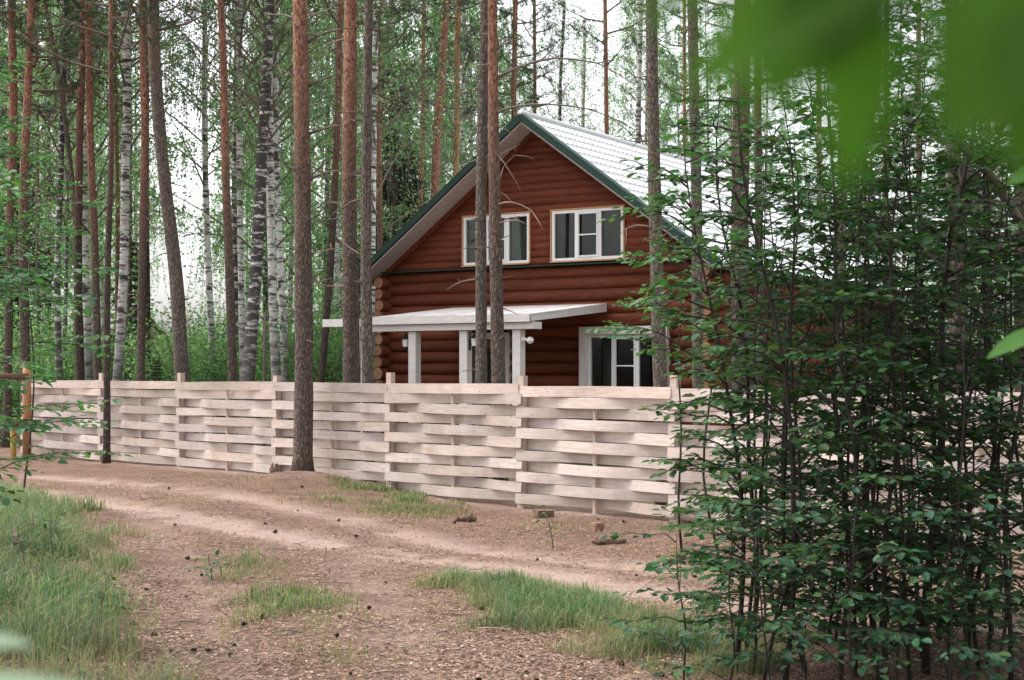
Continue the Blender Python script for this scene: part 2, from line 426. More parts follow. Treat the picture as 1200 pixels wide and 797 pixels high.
fw.build("log_wall", M['log'], house, True)
for sx in (-1, 1):
    sw = MB(); le = MB()
    for k in range(14):
        z = .38 + .26 * k + .02; r_ = .135 + rng.uniform(-.02, .012); dx = rng.uniform(-.02, .02); c = tnt(.2); y0 = -.3 + rng.uniform(-.02, .02)
        sw.tube([(sx * HW + dx, y0, z), (sx * HW, 1, z), (sx * HW, 6, z), (sx * HW, HL, z)], [r_, .14, .14, .14], 14, c=c)
        le.tube([(sx * HW + dx, y0 - .012, z), (sx * HW + dx, y0 - .001, z)], [r_ * .93, r_ * .97], 16, c=tnt(.18))
    sw.build("side_log_wall", M['log'], house, True); le.build("log_ends", M['logend'], house)
bw = MB().box(-HW, HW, HL - .1, HL + .05, .3, 4.1).add([(-HW, HL, 4.1), (HW, HL, 4.1), (0, HL, 7.0)], [(0, 1, 2)])
bw.build("rear_wall", M['log'], house)
MB().box(-HW, HW, .1, HL - .2, .25, .38).box(-HW, HW, .3, HL - .2, 3.7, 3.82).build("floor_boards", M['floor'], house)
MB().box(-HW - .05, HW + .05, -.05, HL + .05, -.6, .37).build("foundation", M['concrete'], house)
UP = [(-1.89, -.17, 4.1, 5.17), (.40, 2.12, 4.1, 5.17)]
gw = MB(); k = 0
while True:
    z = 4.12 + .16 * k; k += 1
    hw = (APEX - .2 - z) / T
    if hw < .12: break
    segs = [(-hw, hw)]
    for (a, b_, z0, z1) in UP:
        if z + .06 > z0 and z - .06 < z1:
            n_ = []
            for (p, q) in segs:
                if q <= a or p >= b_: n_.append((p, q)); continue
                if a > p: n_.append((p, a))
                if b_ < q: n_.append((b_, q))
            segs = n_
    c = tnt(.16)
    for (p, q) in segs:
        n_ = max(2, int((q - p) / .6))
        gw.tube([(p + (q - p) * i / n_, .05 + rng.uniform(-.004, .004), z) for i in range(n_ + 1)], [.108] * (n_ + 1), 20, c=c)
        for end, sg_ in ((p, -1), (q, 1)):
            if abs(abs(end) - hw) < 1e-6:
                for iv in range(len(gw.v) - 20 * (n_ + 1), len(gw.v)):
                    vx, vy, vz = gw.v[iv]
                    if abs(vx - end) < 1e-4: gw.v[iv] = (sg_ * max(.03, (APEX - .155 - vz) / T), vy, vz)
gw.build("gable_wall", M['gable'], house, True)
MB().hexa([(-4.1, -.2, 4.0), (4.1, -.2, 4.0), (4.1, .05, 4.035), (-4.1, .05, 4.035)], [(-4.1, -.2, 4.02), (4.1, -.2, 4.02), (4.1, .05, 4.055), (-4.1, .05, 4.055)]).build("drip_ledge", M['green'], house)

def window(x0, x1, z0, z1, trim, curtains):
    y = -.05; fwd = .06
    fr = MB()
    for a, b_, c, d in ((x0, x0 + fwd, z0, z1), (x1 - fwd, x1, z0, z1), (x0 + fwd, x1 - fwd, z0, z0 + fwd), (x0 + fwd, x1 - fwd, z1 - fwd, z1)):
        fr.box(a, b_, y, y + .09, c, d)
    m1 = x0 + (x1 - x0) * .345; m2 = x0 + (x1 - x0) * .675
    for mx in (m1, m2): fr.box(mx - .032, mx + .032, y, y + .09, z0 + fwd, z1 - fwd)
    wn = fr.build("window", M['pvc'], house)
    s = MB(); a, b_ = m1 + .035, m2 - .035; c, d = z0 + fwd + .005, z1 - fwd - .005; yy = y - .018; q = .035
    for e in ((a, a + q, c, d), (b_ - q, b_, c, d), (a + q, b_ - q, c, c + q), (a + q, b_ - q, d - q, d)): s.box(e[0], e[1], yy, yy + .05, e[2], e[3])
    mz = c + (d - c) * .5; s.box(a + q, b_ - q, yy + .004, yy + .035, mz - .014, mz + .014); s.build("sash", M['pvc'], wn)
    for (a, b_) in ((x0 + fwd, m1 - .032), (m1 + .032, m2 - .032), (m2 + .032, x1 - fwd)):
        MB().box(a, b_, y + .05, y + .056, z0 + fwd, z1 - fwd).build("pane", M['glass'], wn)
    for (f0, f1, mt) in curtains:
        cu = MB(); a = x0 + (x1 - x0) * f0; b_ = x0 + (x1 - x0) * f1; n_ = 26
        pts = [(a + (b_ - a) * i / n_, y + .22 + .03 * math.sin(i * 1.9) + .012 * math.sin(i * 4.1)) for i in range(n_ + 1)]
        for (p, q2) in zip(pts[:-1], pts[1:]):
            cu.add([(p[0], p[1], z0), (q2[0], q2[1], z0), (q2[0], q2[1], z1 + .1), (p[0], p[1], z1 + .1)], [(0, 1, 2, 3)])
        cu.build("curtain", M[mt], wn)
    MB().box(x0 - .02, x1 + .02, y - .07, y + .02, z0 - .035, z0 - .003).build("sill", M['pvc'] if trim else M['reveal'], wn)
    rv = MB(); g = .035
    if trim:
        g = .16
        rv.box(x0 - g, x0 - .004, y - .1, y + .1, z0 - .1, z1 + g).box(x1 + .004, x1 + g, y - .1, y + .1, z0 - .1, z1 + g)
        rv.box(x0 - .004, x1 + .004, y - .1, y + .1, z1 + .004, z1 + g); rv.build("casing", M['white'], wn)
    else:
        rv.box(x0 - g, x0 - .003, y - .02, y + .12, z0, z1 + g).box(x1 + .003, x1 + g, y - .02, y + .12, z0, z1 + g)
        rv.box(x0 - .003, x1 + .003, y - .02, y + .12, z1 + .003, z1 + g); rv.build("casing", M['reveal'], wn)
window(*UP[0], False, [(.66, .98, 'curtain'), (.02, .1, 'curtain_dark')])
window(*UP[1], False, [(.02, .3, 'curtain_dark'), (.68, .98, 'curtain_dark')])
window(*WIN_LOW, True, [(.14, .25, 'curtain'), (.85, .98, 'curtain_dark')])
# door
a, b_, z0, z1 = DOOR
df = MB()
for e in ((a - .1, a, z0, z1 + .1), (b_, b_ + .1, z0, z1 + .1), (a, b_, z1, z1 + .1)): df.box(e[0], e[1], -.1, .12, e[2], e[3])
dr = MB().box(a + .004, b_ - .004, .02, .08, z0, z1 - .004).build("door", M['curtain_dark'], house)
df.build("door_frame", M['white'], dr)
dp = MB()
for zc in (.55, 1.5): dp.box(a + .15, b_ - .15, -.005, .02, zc, zc + .75)
dp.build("door_panel", M['dark'], dr)
MB().tube([(b_ - .12, .02, 1.42), (b_ - .12, -.05, 1.42), (b_ - .24, -.05, 1.42)], [.012, .012, .01], 8).build("handle", M['black'], dr)
# roof
RW, YF, YB = 4.55, -.678, 12.9
def slope_pt(sx, s, y, up=0.0):      # s metres down the slope, up along its normal
    c = 1 / math.hypot(1, T); return (sx * (s * c + up * T * c), y, APEX - s * T * c + up * c)
SL = RW * math.hypot(1, T)
for sx in (-1, 1):
    per = .2; yy = np.arange(YF, YB, per / 8); rows = []; course = .36; nr = int(SL / course) + 1
    for r_ in range(nr):
        s0, s1 = r_ * course, min((r_ + 1) * course, SL)
        for f_, lift in ((0, .0), (.5, .006), (.96, .010), (1.0, .014)):
            rows.append((s0 + (s1 - s0) * f_, lift))
    Vt = []; nyy = len(yy)
    for (s, lift) in rows:
        for y in yy:
            ph = (y - YF) / per * 2 * math.pi
            Vt.append(slope_pt(sx, s, y, .03 + lift + .014 * (math.sin(ph) + .35 * math.sin(2 * ph))))
    fs = []
    for i in range(len(rows) - 1):
        for j in range(nyy - 1):
            q = (i * nyy + j, i * nyy + j + 1, (i + 1) * nyy + j + 1, (i + 1) * nyy + j); fs.append(q if sx < 0 else q[::-1])
    mbr = MB(); mbr.v = Vt; mbr.f = fs; mbr.c = [(1, 1, 1)] * len(Vt)
    rf = mbr.build("roof_slope", M['roof'], house, True)
    dk = MB().hexa([slope_pt(sx, 0, YF + .03, -.1), slope_pt(sx, SL - .03, YF + .03, -.1), slope_pt(sx, SL - .03, YB - .03, -.1), slope_pt(sx, 0, YB - .03, -.1)],
                   [slope_pt(sx, 0, YF + .03, .01), slope_pt(sx, SL - .03, YF + .03, .01), slope_pt(sx, SL - .03, YB - .03, .01), slope_pt(sx, 0, YB - .03, .01)])
    dk.build("roof_deck", M['floor'], rf)
    vg = MB().hexa([slope_pt(sx, 0, YF - .02, -.085), slope_pt(sx, SL, YF - .02, -.085), slope_pt(sx, SL, YF + .028, -.085), slope_pt(sx, 0, YF + .028, -.085)],
                   [slope_pt(sx, 0, YF - .02, .035), slope_pt(sx, SL, YF - .02, .035), slope_pt(sx, SL, YF + .028, .035), slope_pt(sx, 0, YF + .028, .035)])
    vg.hexa([slope_pt(sx, 0, YF - .025, .036), slope_pt(sx, SL, YF - .025, .036), slope_pt(sx, SL, YF + .07, .066), slope_pt(sx, 0, YF + .07, .066)],
            [slope_pt(sx, 0, YF - .025, .046), slope_pt(sx, SL, YF - .025, .046), slope_pt(sx, SL, YF + .07, .076), slope_pt(sx, 0, YF + .07, .076)])
    vg.build("verge_trim", M['green'], rf)
    ev = MB().hexa([slope_pt(sx, SL - .028, YF + .03, -.12), slope_pt(sx, SL, YF + .03, -.12), slope_pt(sx, SL, YB, -.12), slope_pt(sx, SL - .028, YB, -.12)],
                   [slope_pt(sx, SL - .028, YF + .03, .02), slope_pt(sx, SL, YF + .03, .02), slope_pt(sx, SL, YB, .02), slope_pt(sx, SL - .028, YB, .02)])
    ev.build("eave_trim", M['green'], rf)
    sf = MB(); s = .02
    while s < SL - .13:
        c = tnt(.05)
        sf.hexa([slope_pt(sx, s, YF + .03, -.135), slope_pt(sx, s + .105, YF + .03, -.135), slope_pt(sx, s + .105, .12, -.135), slope_pt(sx, s, .12, -.135)],
                [slope_pt(sx, s, YF + .03, -.103), slope_pt(sx, s + .105, YF + .03, -.103), slope_pt(sx, s + .105, .12, -.103), slope_pt(sx, s, .12, -.103)], c)
        s += .113
    sf.build("soffit", M['soffit'], rf)
    MB().hexa([slope_pt(sx, .0, -.085, -.25), slope_pt(sx, SL - .3, -.085, -.25), slope_pt(sx, SL - .3, .0, -.25), slope_pt(sx, .0, .0, -.25)],
              [slope_pt(sx, .0, -.085, -.137), slope_pt(sx, SL - .3, -.085, -.137), slope_pt(sx, SL - .3, .0, -.137), slope_pt(sx, .0, .0, -.137)]).build("gable_moulding", M['gable'], rf)
rc = MB()
rc.tube([(0, YF, APEX + .05), (0, YB, APEX + .05)], [.075, .075], 12).build("ridge_cap", M['roof'], house, True)

# porch in front of the door (its own axes are the house's)
porch = empty("porch_canopy", (HX, HY, 0), "white timber porch canopy with slanting roof on square posts in front of the log wall", "porch", rz=-HA)
for u in (-1.13, .12, 1.36):
    MB().box(u - .09, u + .09, -2.98, -2.8, -.1, 2.57).build("post", M['white'], porch)
MB().box(-2.1, 1.8, -3.06, -2.76, 2.575, 2.71).build("beam", M['white'], porch)
pr = MB()
zf, zb = 2.74, 3.06
nb = 13
for i in range(nb):
    u0 = -2.13 + (1.76 + 2.13) * i / nb; u1 = u0 + (1.76 + 2.13) / nb - .02; c = tnt(.06); dz = rng.uniform(-.006, .006)
    pr.hexa([(u0, -3.12, zf + .085 + dz), (u1, -3.12, zf + .085 + dz), (u1, -.08, zb + .085), (u0, -.08, zb + .085)], [(u0, -3.12, zf + .115 + dz), (u1, -3.12, zf + .115 + dz), (u1, -.08, zb + .115), (u0, -.08, zb + .115)], c)
pr.build("roof_boards", M['white'], porch)
for i in range(8):
    u = -2.08 + 3.79 * i / 7
    MB().hexa([(u - .045, -3.08, zf - .02), (u + .045, -3.08, zf - .02), (u + .045, -.09, zb - .06), (u - .045, -.09, zb - .06)], [(u - .045, -3.08, zf + .082), (u + .045, -3.08, zf + .082), (u + .045, -.09, zb + .082), (u - .045, -.09, zb + .082)], tnt(.06)).build("rafter", M['white'], porch)
MB().box(-2.13, 1.76, -3.155, -3.122, zf - .03, zf + .125).build("fascia_board", M['white'], porch)
def hpt(u, v_, z): return Matrix.Rotation(-HA, 4, 'Z') @ Vector((u, v_, 0)) + Vector((HX, HY, z))
# pergola further left
pg = empty("pergola_frame", (HX, HY, 0), "small white timber frame half hidden behind the pine trunks left of the porch", "frame", rz=-HA)
pts = [P(381, 379, 28.6), P(424, 378, 28.0)]
loc = [Matrix.Rotation(HA, 4, 'Z') @ (p - Vector((HX, HY, 0))) for p in pts]
MB().bar(loc[0] , loc[1] , .16, .15).build("beam", M['white'], pg)
for k_, t_ in enumerate((.66, .985)):
    p = loc[0].lerp(loc[1], t_); MB().box(p.x - .08, p.x + .08, p.y + .085, p.y + .24, -.1, 2.76).build("post", M['white'], pg)
# lanterns and round lamp
def lantern(px, py, d, label, rz):
    p = P(px, py, d); o = empty("wall_lantern", p, label, "lantern", "lanterns on the porch", rz=rz)
    MB().tube([(0, 0, -.1), (0, .0, .05)], [.055, .075], 6).build("lantern_glass", M['lampglass'], o)
    MB().tube([(0, 0, .05), (0, 0, .07), (0, 0, .13), (0, 0, .16)], [.1, .09, .03, .012], 6).build("cap", M['black'], o)
    MB().tube([(0, 0, -.18), (0, 0, -.12), (0, 0, -.1)], [.012, .03, .06], 6).build("finial", M['black'], o)
    br = MB().tube([(0, 0, .16), (.05, 0, .2), (.11, 0, .16), (.13, 0, .0), (.12, 0, -.12)], [.012] * 5, 6); br.box(.115, .14, -.03, .03, -.18, .02); br.build("bracket", M['black'], o)
q1 = hpt(-1.13 - .22, -2.89, 2.36); q2 = hpt(.12 + .22, -2.89, 2.36)
for q, rz, lb in ((q1, -HA, "black iron lantern on the left side of the first porch post"), (q2, math.pi - HA, "black iron lantern on the right side of the middle porch post")):
    d = q.y; lantern(CX + F * q.x / d, HZ - F * (q.z - EYE) / d, d, lb, rz)
q = hpt(1.36 + .09, -2.89, 2.38)
gl = empty("globe_lamp", q, "white round globe lamp on the right porch post", "lamp", rz=-HA)
MB().tube([(0, 0, 0), (.05, 0, 0)], [.05, .04], 12).tube([(.05, 0, 0), (.12, 0, -.01)], [.025, .025], 10).build("mount", M['pvc'], gl)
gb = MB(); gb.tube([(.17 + .07 * math.sin(t_), 0, -0.02) for t_ in np.linspace(-1.5, 1.5, 9)], [max(.012, .07 * math.cos(t_)) for t_ in np.linspace(-1.5, 1.5, 9)], 16)
gb.build("globe", M['lampglass'], gl, True)

# ------------------------------------------------------------------ woven fence
fence = empty("woven_fence", (0, 0, 0), "pale unpainted fence of woven horizontal boards running along the sandy track", "fence")
fd = Vector((1, -.9, 0)).normalized(); fnr = Vector((-.9, -1, 0)).normalized()   # fnr: towards the road
kx = [30, 120, 212, 325, 458, 612]
posts = [19.68 / (1 + .9 * (k - 600) / F) * (k - 600) / F for k in kx]
posts = posts + [2.04, 4.0, 5.96, 7.9]
tops = [1.595, 1.595, 1.592, 1.59, 1.602, 1.578, 1.572, 1.57, 1.565]; nbd = [10, 10, 10, 10, 11, 11, 11, 12, 12]
FP = [Vector((x, FENCE_Y(x), 0)) for x in posts]
rf_ = random.Random(3)
for i, p in enumerate(FP):
    zt = 1.595 + rf_.uniform(.1, .17) if i else 1.56; zg = H(p.x, p.y)
    m_ = MB(); a = fd * .05; b = fnr * .045; l = fd * rf_.uniform(-.01, .01)
    m_.hexa([p - a - b + Vector((0, 0, zg - .3)), p + a - b + Vector((0, 0, zg - .3)), p + a + b + Vector((0, 0, zg - .3)), p - a + b + Vector((0, 0, zg - .3))],
            [p - a - b + l + Vector((0, 0, zt)), p + a - b + l + Vector((0, 0, zt)), p + a + b + l + Vector((0, 0, zt)), p - a + b + l + Vector((0, 0, zt))], (.93, .88, .84))
    m_.build("post", M['board'], fence)
for i in range(len(FP) - 1):
    p, q = FP[i], FP[i + 1]; L = (q - p).length; m_ = MB(); pitch = .1475
    for j in range(nbd[i]):
        sg = 1 if (j + i) % 2 else -1
        zc = tops[i] - pitch * (j + .5) + rf_.uniform(-.006, .006); tilt = rf_.uniform(-.014, .014); hb = pitch - rf_.uniform(.002, .016)
        k = rf_.uniform(.78, 1.1); wm = rf_.uniform(-.045, .045); c = (k, k * (1 - max(0, wm) * .6), k * (1 - wm * 1.3))
        n_ = 20; e0 = -.05 if sg > 0 or j == 0 else -.02; e1 = .05 if sg > 0 else .02
        if j == 0: e0, e1 = (-.04, -.005)
        A = .068 + rf_.uniform(-.012, .012); sag = rf_.uniform(-.008, .008); ph = rf_.uniform(-.05, .05); prev = None; o = len(m_.v)
        for t_ in range(n_ + 1):
            s = e0 + (L + e1 - e0) * t_ / n_; f_ = s / L
            cs = math.cos(2 * math.pi * (f_ + ph * math.sin(math.pi * f_))); off = A * sg * math.copysign(abs(cs) ** .8, cs) if j else .064 + .01 * math.sin(3 * f_ + i)
            tw = .006 * sg * math.sin(2 * math.pi * f_ + i)
            cc = p + fd * s + fnr * off; z = zc + tilt * (f_ - .5) * 2 + sag * math.sin(math.pi * f_)
            for (dn, dz) in ((.011, -hb / 2), (.011, hb / 2), (-.011, hb / 2), (-.011, -hb / 2)):
                m_.v.append(tuple(cc + fnr * (dn + tw * (1 if dz > 0 else -1)) + Vector((0, 0, z + dz)))); m_.c.append(c)
        for t_ in range(n_):
            for e in range(4):
                m_.f.append((o + t_ * 4 + e, o + t_ * 4 + (e + 1) % 4, o + t_ * 4 + 4 + (e + 1) % 4, o + t_ * 4 + 4 + e))
        m_.f.append((o, o + 3, o + 2, o + 1)); e_ = o + n_ * 4; m_.f.append((e_, e_ + 1, e_ + 2, e_ + 3))
    m_.build("woven_panel", M['board'], fence)
    mid = (p + q) / 2; zg = H(mid.x, mid.y)
    MB().tube([mid + Vector((0, 0, zg - .2)), mid + fd * rf_.uniform(-.01, .01) + Vector((0, 0, tops[i] - .03))], [.03, .028], 8, c=(.98, .93, .88)).build("stake", M['board'], fence)

# ------------------------------------------------------------------ crowns shared by the trees
nr_ = np.random.default_rng(11)
def tints(n, base, var, rng_, yellow=.25):
    b = np.array(base)[None, :] * (1 + rng_.uniform(-var, var, (n, 1)))
    b[:, 0] *= 1 + rng_.uniform(-yellow, yellow, n); b[:, 2] *= 1 + rng_.uniform(-yellow, yellow, n)
    return np.clip(b, .003, 1)

def birch_crown(seed, Ht=17.0, z0=5.0, nleaf=11000, col=(.1, .155, .055), lsize=.075, spread=2.6, droop=1.0):
    rg = np.random.default_rng(seed); rr = random.Random(seed); lim = MB(); Pn = []; D = []; 
    nb = 40; per = nleaf // nb
    for i in range(nb):
        f = (i + rr.random()) / nb; z = z0 + (Ht - z0) * f; az = i * 2.4 + rr.uniform(-.4, .4)
        ln = spread * (1 - .72 * f) * rr.uniform(.7, 1.2); out = Vector((math.cos(az), math.sin(az), 0))
        rise = rr.uniform(.7, 1.5) * ln
        pts = [Vector((0, 0, z)) + out * ln * t + Vector((0, 0, rise * (t - .35 * droop * t * t))) for t in (0, .3, .6, .85, 1.0)]
        lim.tube(pts, [.03 * (1 - .5 * f), .022, .014, .009, .005], 4, False)
        nt_ = 12
        for k in range(nt_):
            t = rr.uniform(.25, 1.0); j = min(3, int(t * 4)); bp = pts[j].lerp(pts[j + 1], t * 4 - j if t < 1 else 1)
            a2 = rr.uniform(0, 6.28); hl = rr.uniform(.5, 1.7) * (.5 + .5 * droop); so_ = Vector((math.cos(a2), math.sin(a2), 0)) * rr.uniform(.15, .5) + out * .15
            tw = [bp, bp + so_ * .7 + Vector((0, 0, -.12 * hl)), bp + so_ + Vector((0, 0, -hl))]
            lim.tube(tw, [.006, .005, .003], 3, False)
            m_ = per // nt_; u = rg.random(m_)[:, None]
            A, B, C = (np.array(x) for x in tw)
            pp = np.where(u < .35, A + (B - A) * u / .35, B + (C - B) * (u - .35) / .65) + rg.normal(0, .05, (m_, 3)); Pn.append(pp)
            D.append(rg.normal(0, 1, (m_, 3)) * [1, 1, .5] + [0, 0, -.6])
    Pn = np.concatenate(Pn); D = np.concatenate(D); n = len(Pn)
    Nn = rg.normal(0, 1, (n, 3)) + [0, 0, .3]; L = lsize * rg.uniform(.7, 1.3, n)
    return leaves("foliage", Pn, D, Nn, L, L * .75, tints(n, col, .35, rg), M['far_leaf'], False), lim.mesh("limbs", M['twig'])

def pine_crown(seed, Ht=18.0, z0=10.0, nb=34, col=(.04, .066, .032), dens=16, spread=2.2, nl=.13):
    rg = np.random.default_rng(seed); rr = random.Random(seed); lim = MB(); Pn = []; D = []
    for i in range(nb):
        f = (i + rr.random() * .6) / nb; z = z0 + (Ht - z0) * f; az = i * 2.4 + rr.uniform(-.5, .5); out = Vector((math.cos(az), math.sin(az), 0))
        ln = spread * (1 - .75 * f ** 1.5) * rr.uniform(.6, 1.15)
        pts = [Vector((0, 0, z)) + out * ln * t + Vector((0, 0, ln * (.1 * t + .35 * t * t))) for t in (0, .35, .7, 1.0)]
        lim.tube(pts, [.035, .025, .016, .008], 5, False)
        for k in range(dens):
            t = rr.uniform(.35, 1.0); j = min(2, int(t * 3)); bp = np.array(pts[j].lerp(pts[j + 1], min(1, t * 3 - j)))
            tip = bp + rg.normal(0, .22, 3) * [1, 1, .6] + [0, 0, .1]
            lim.tube([Vector(bp), Vector(tip)], [.008, .004], 3, False)
            ax = (tip - bp) / (np.linalg.norm(tip - bp) + 1e-6); m_ = 22
            u = rg.random((m_, 1)); Pn.append(bp + (tip - bp) * (.3 + .8 * u)); D.append(rg.normal(0, .75, (m_, 3)) + ax * .8)
    Pn = np.concatenate(Pn); D = np.concatenate(D); n = len(Pn); L = nl * rg.uniform(.7, 1.3, n)
    return leaves("foliage", Pn, D, rg.normal(0, 1, (n, 3)), L, L * .13, tints(n, col, .35, rg), M['needle'], False), lim.mesh("limbs", M['twig'])

def spruce_mesh(seed, Ht=12.0, rad=2.0, col=(.028, .05, .03)):
    rg = np.random.default_rng(seed); rr = random.Random(seed); lim = MB(); Pn = []; D = []
    z = .6; i = 0
    while z < Ht - .3:
        r_ = rad * (1 - z / Ht) ** .85 + .15
        for k in range(6):
            az = i * 1.1 + k * 1.047 + rr.uniform(-.25, .25); out = np.array([math.cos(az), math.sin(az), 0]); ln = r_ * rr.uniform(.75, 1.1)
            lim.tube([(0, 0, z), tuple(out * ln * .6 + [0, 0, z - .12 * ln]), tuple(out * ln + [0, 0, z - .18 * ln])], [.02, .012, .005], 3, False)
            m_ = int(55 * ln) + 12; t = rg.random((m_, 1)) ** .7
            sd_ = np.cross(out, [0, 0, 1]); wv = rg.normal(0, .18, (m_, 1)) * ln * (1.1 - t)
            Pn.append(out * ln * t + sd_ * wv + [0, 0, z] - np.array([0, 0, .18 * ln]) * t + rg.normal(0, .03, (m_, 3)) - np.array([0, 0, .1]) * rg.random((m_, 1)))
            D.append(out * .8 + sd_ * np.sign(wv) * .5 + rg.normal(0, .35, (m_, 3)) - [0, 0, .3])
        z += .3 * rr.uniform(.8, 1.2); i += 1
    Pn = np.concatenate(Pn); D = np.concatenate(D); n = len(Pn); L = .19 * rg.uniform(.7, 1.3, n)
    return leaves("foliage", Pn, D, rg.normal(0, .6, (n, 3)) + [0, 0, 1], L, L * .28, tints(n, col, .4, rg), M['needle'], False), lim.mesh("limbs", M['twig'])

def bush_mesh(seed, h=2.4, n=5200, col=(.085, .15, .05), ls=.075, rad=1.1):
    rg = np.random.default_rng(seed); rr = random.Random(seed); st = MB(); Pn = []; ns = 26
    for i in range(ns):
        az = rr.uniform(0, 6.28); o = Vector((math.cos(az), math.sin(az), 0)); r_ = rad * rr.random() ** .5; hh = h * rr.uniform(.5, 1.05)
        pts = [o * .15 * rr.random(), o * r_ * .4 + Vector((0, 0, hh * .5)), o * r_ + Vector((0, 0, hh))]
        st.tube(pts, [.018, .011, .004], 4, False); m_ = n // ns; u = rg.random((m_, 1)) ** .7
        A, B, C = (np.array(x) for x in pts)
        Pn.append(np.where(u < .5, A + (B - A) * u * 2, B + (C - B) * (u - .5) * 2) + rg.normal(0, .16, (m_, 3)) * (.4 + u))
    Pn = np.concatenate(Pn); Pn[:, 2] = np.maximum(Pn[:, 2], .06); n = len(Pn); L = ls * rg.uniform(.7, 1.3, n)
    return leaves("foliage", Pn, rg.normal(0, 1, (n, 3)) * [1, 1, .5], rg.normal(0, .6, (n, 3)) + [0, 0, 1], L, L * .7, tints(n, col, .4, rg), M['far_leaf'], False), st.mesh("stems", M['twig'])

BIRCH = [birch_crown(s, nleaf=n_, spread=sp, z0=z0_, col=c_) for s, n_, sp, z0_, c_ in
         ((1, 17000, 2.8, 4.2, (.165, .265, .16)), (2, 19000, 3.1, 3.2, (.155, .25, .145)), (3, 14000, 2.5, 5.0, (.18, .28, .17)), (4, 6000, 2.5, 5.0, (.15, .215, .13)), (5, 2200, 2.2, 7.0, (.15, .215, .13)))]
PINE = [pine_crown(21, nb=24), pine_crown(22, 19, 11.2, 22), pine_crown(23, 16.5, 8.4, 26, (.045, .07, .036), 15, 1.9)]
SPRUCE = [spruce_mesh(31), spruce_mesh(32, 9.0, 1.7)]
BUSH = [bush_mesh(41, col=(.13, .215, .11)), bush_mesh(42, 1.9, 4600, (.11, .19, .09)), bush_mesh(43, 3.1, 6000, (.15, .24, .12), .08, 1.3)]

# ------------------------------------------------------------------ individual trunks
def smooth_path(pts, z_lo, z_hi, step):
    """pts sorted by z: list of (x, z); linear interpolation, straight continuation"""
    zs = [p[1] for p in pts]; xs_ = [p[0] for p in pts]; out = []
    z = z_lo
    while z < z_hi + step * .5:
        if z <= zs[0]: s = (xs_[1] - xs_[0]) / max(.3, zs[1] - zs[0]); s = max(-.12, min(.12, s)); x = xs_[0] + (z - zs[0]) * s
        elif z >= zs[-1]: s = (xs_[-1] - xs_[-2]) / max(.3, zs[-1] - zs[-2]); s = max(-.1, min(.1, s)) ; x = xs_[-1] + (z - zs[-1]) * s
        else: x = float(np.interp(z, zs, xs_))
        out.append((x, z)); z += step
    for _ in range(2):
        out = [out[0]] + [((out[i - 1][0] + 2 * out[i][0] + out[i + 1][0]) / 4, out[i][1]) for i in range(1, len(out) - 1)] + [out[-1]]
    return out

def dead_branch(rr, base, az, ln, up, r0, parent, mat, sub=3):
    o = Vector((math.cos(az), math.sin(az), 0)); m_ = MB(); pts = []
    n_ = 6; bend = rr.uniform(-.35, .35); dr = rr.uniform(-.5, .25)
    for i in range(n_ + 1):
        t = i / n_; sd_ = Vector((-o.y, o.x, 0))
        pts.append(base + o * ln * t + sd_ * bend * ln * t * t * .5 + Vector((0, 0, ln * (up * t + dr * t * t))) + Vector((rr.uniform(-1, 1), rr.uniform(-1, 1), rr.uniform(-1, 1))) * .015 * ln)
    m_.tube(pts, [r0 * (1 - .78 * i / n_) for i in range(n_ + 1)], 5, True)
    for k in range(sub):
        j = rr.randint(1, n_ - 1); p = pts[j]; d = (pts[j + 1] - pts[j]).normalized(); e = (d + Vector((rr.uniform(-1, 1), rr.uniform(-1, 1), rr.uniform(-.8, .8)))).normalized()
        l2 = ln * rr.uniform(.12, .4); m_.tube([p, p + e * l2 * .5 + Vector((0, 0, -.03 * l2)), p + e * l2 + Vector((0, 0, -.12 * l2))], [r0 * .45, r0 * .3, r0 * .15], 4, True)
    return m_.build("dead_branch", mat, parent, True)

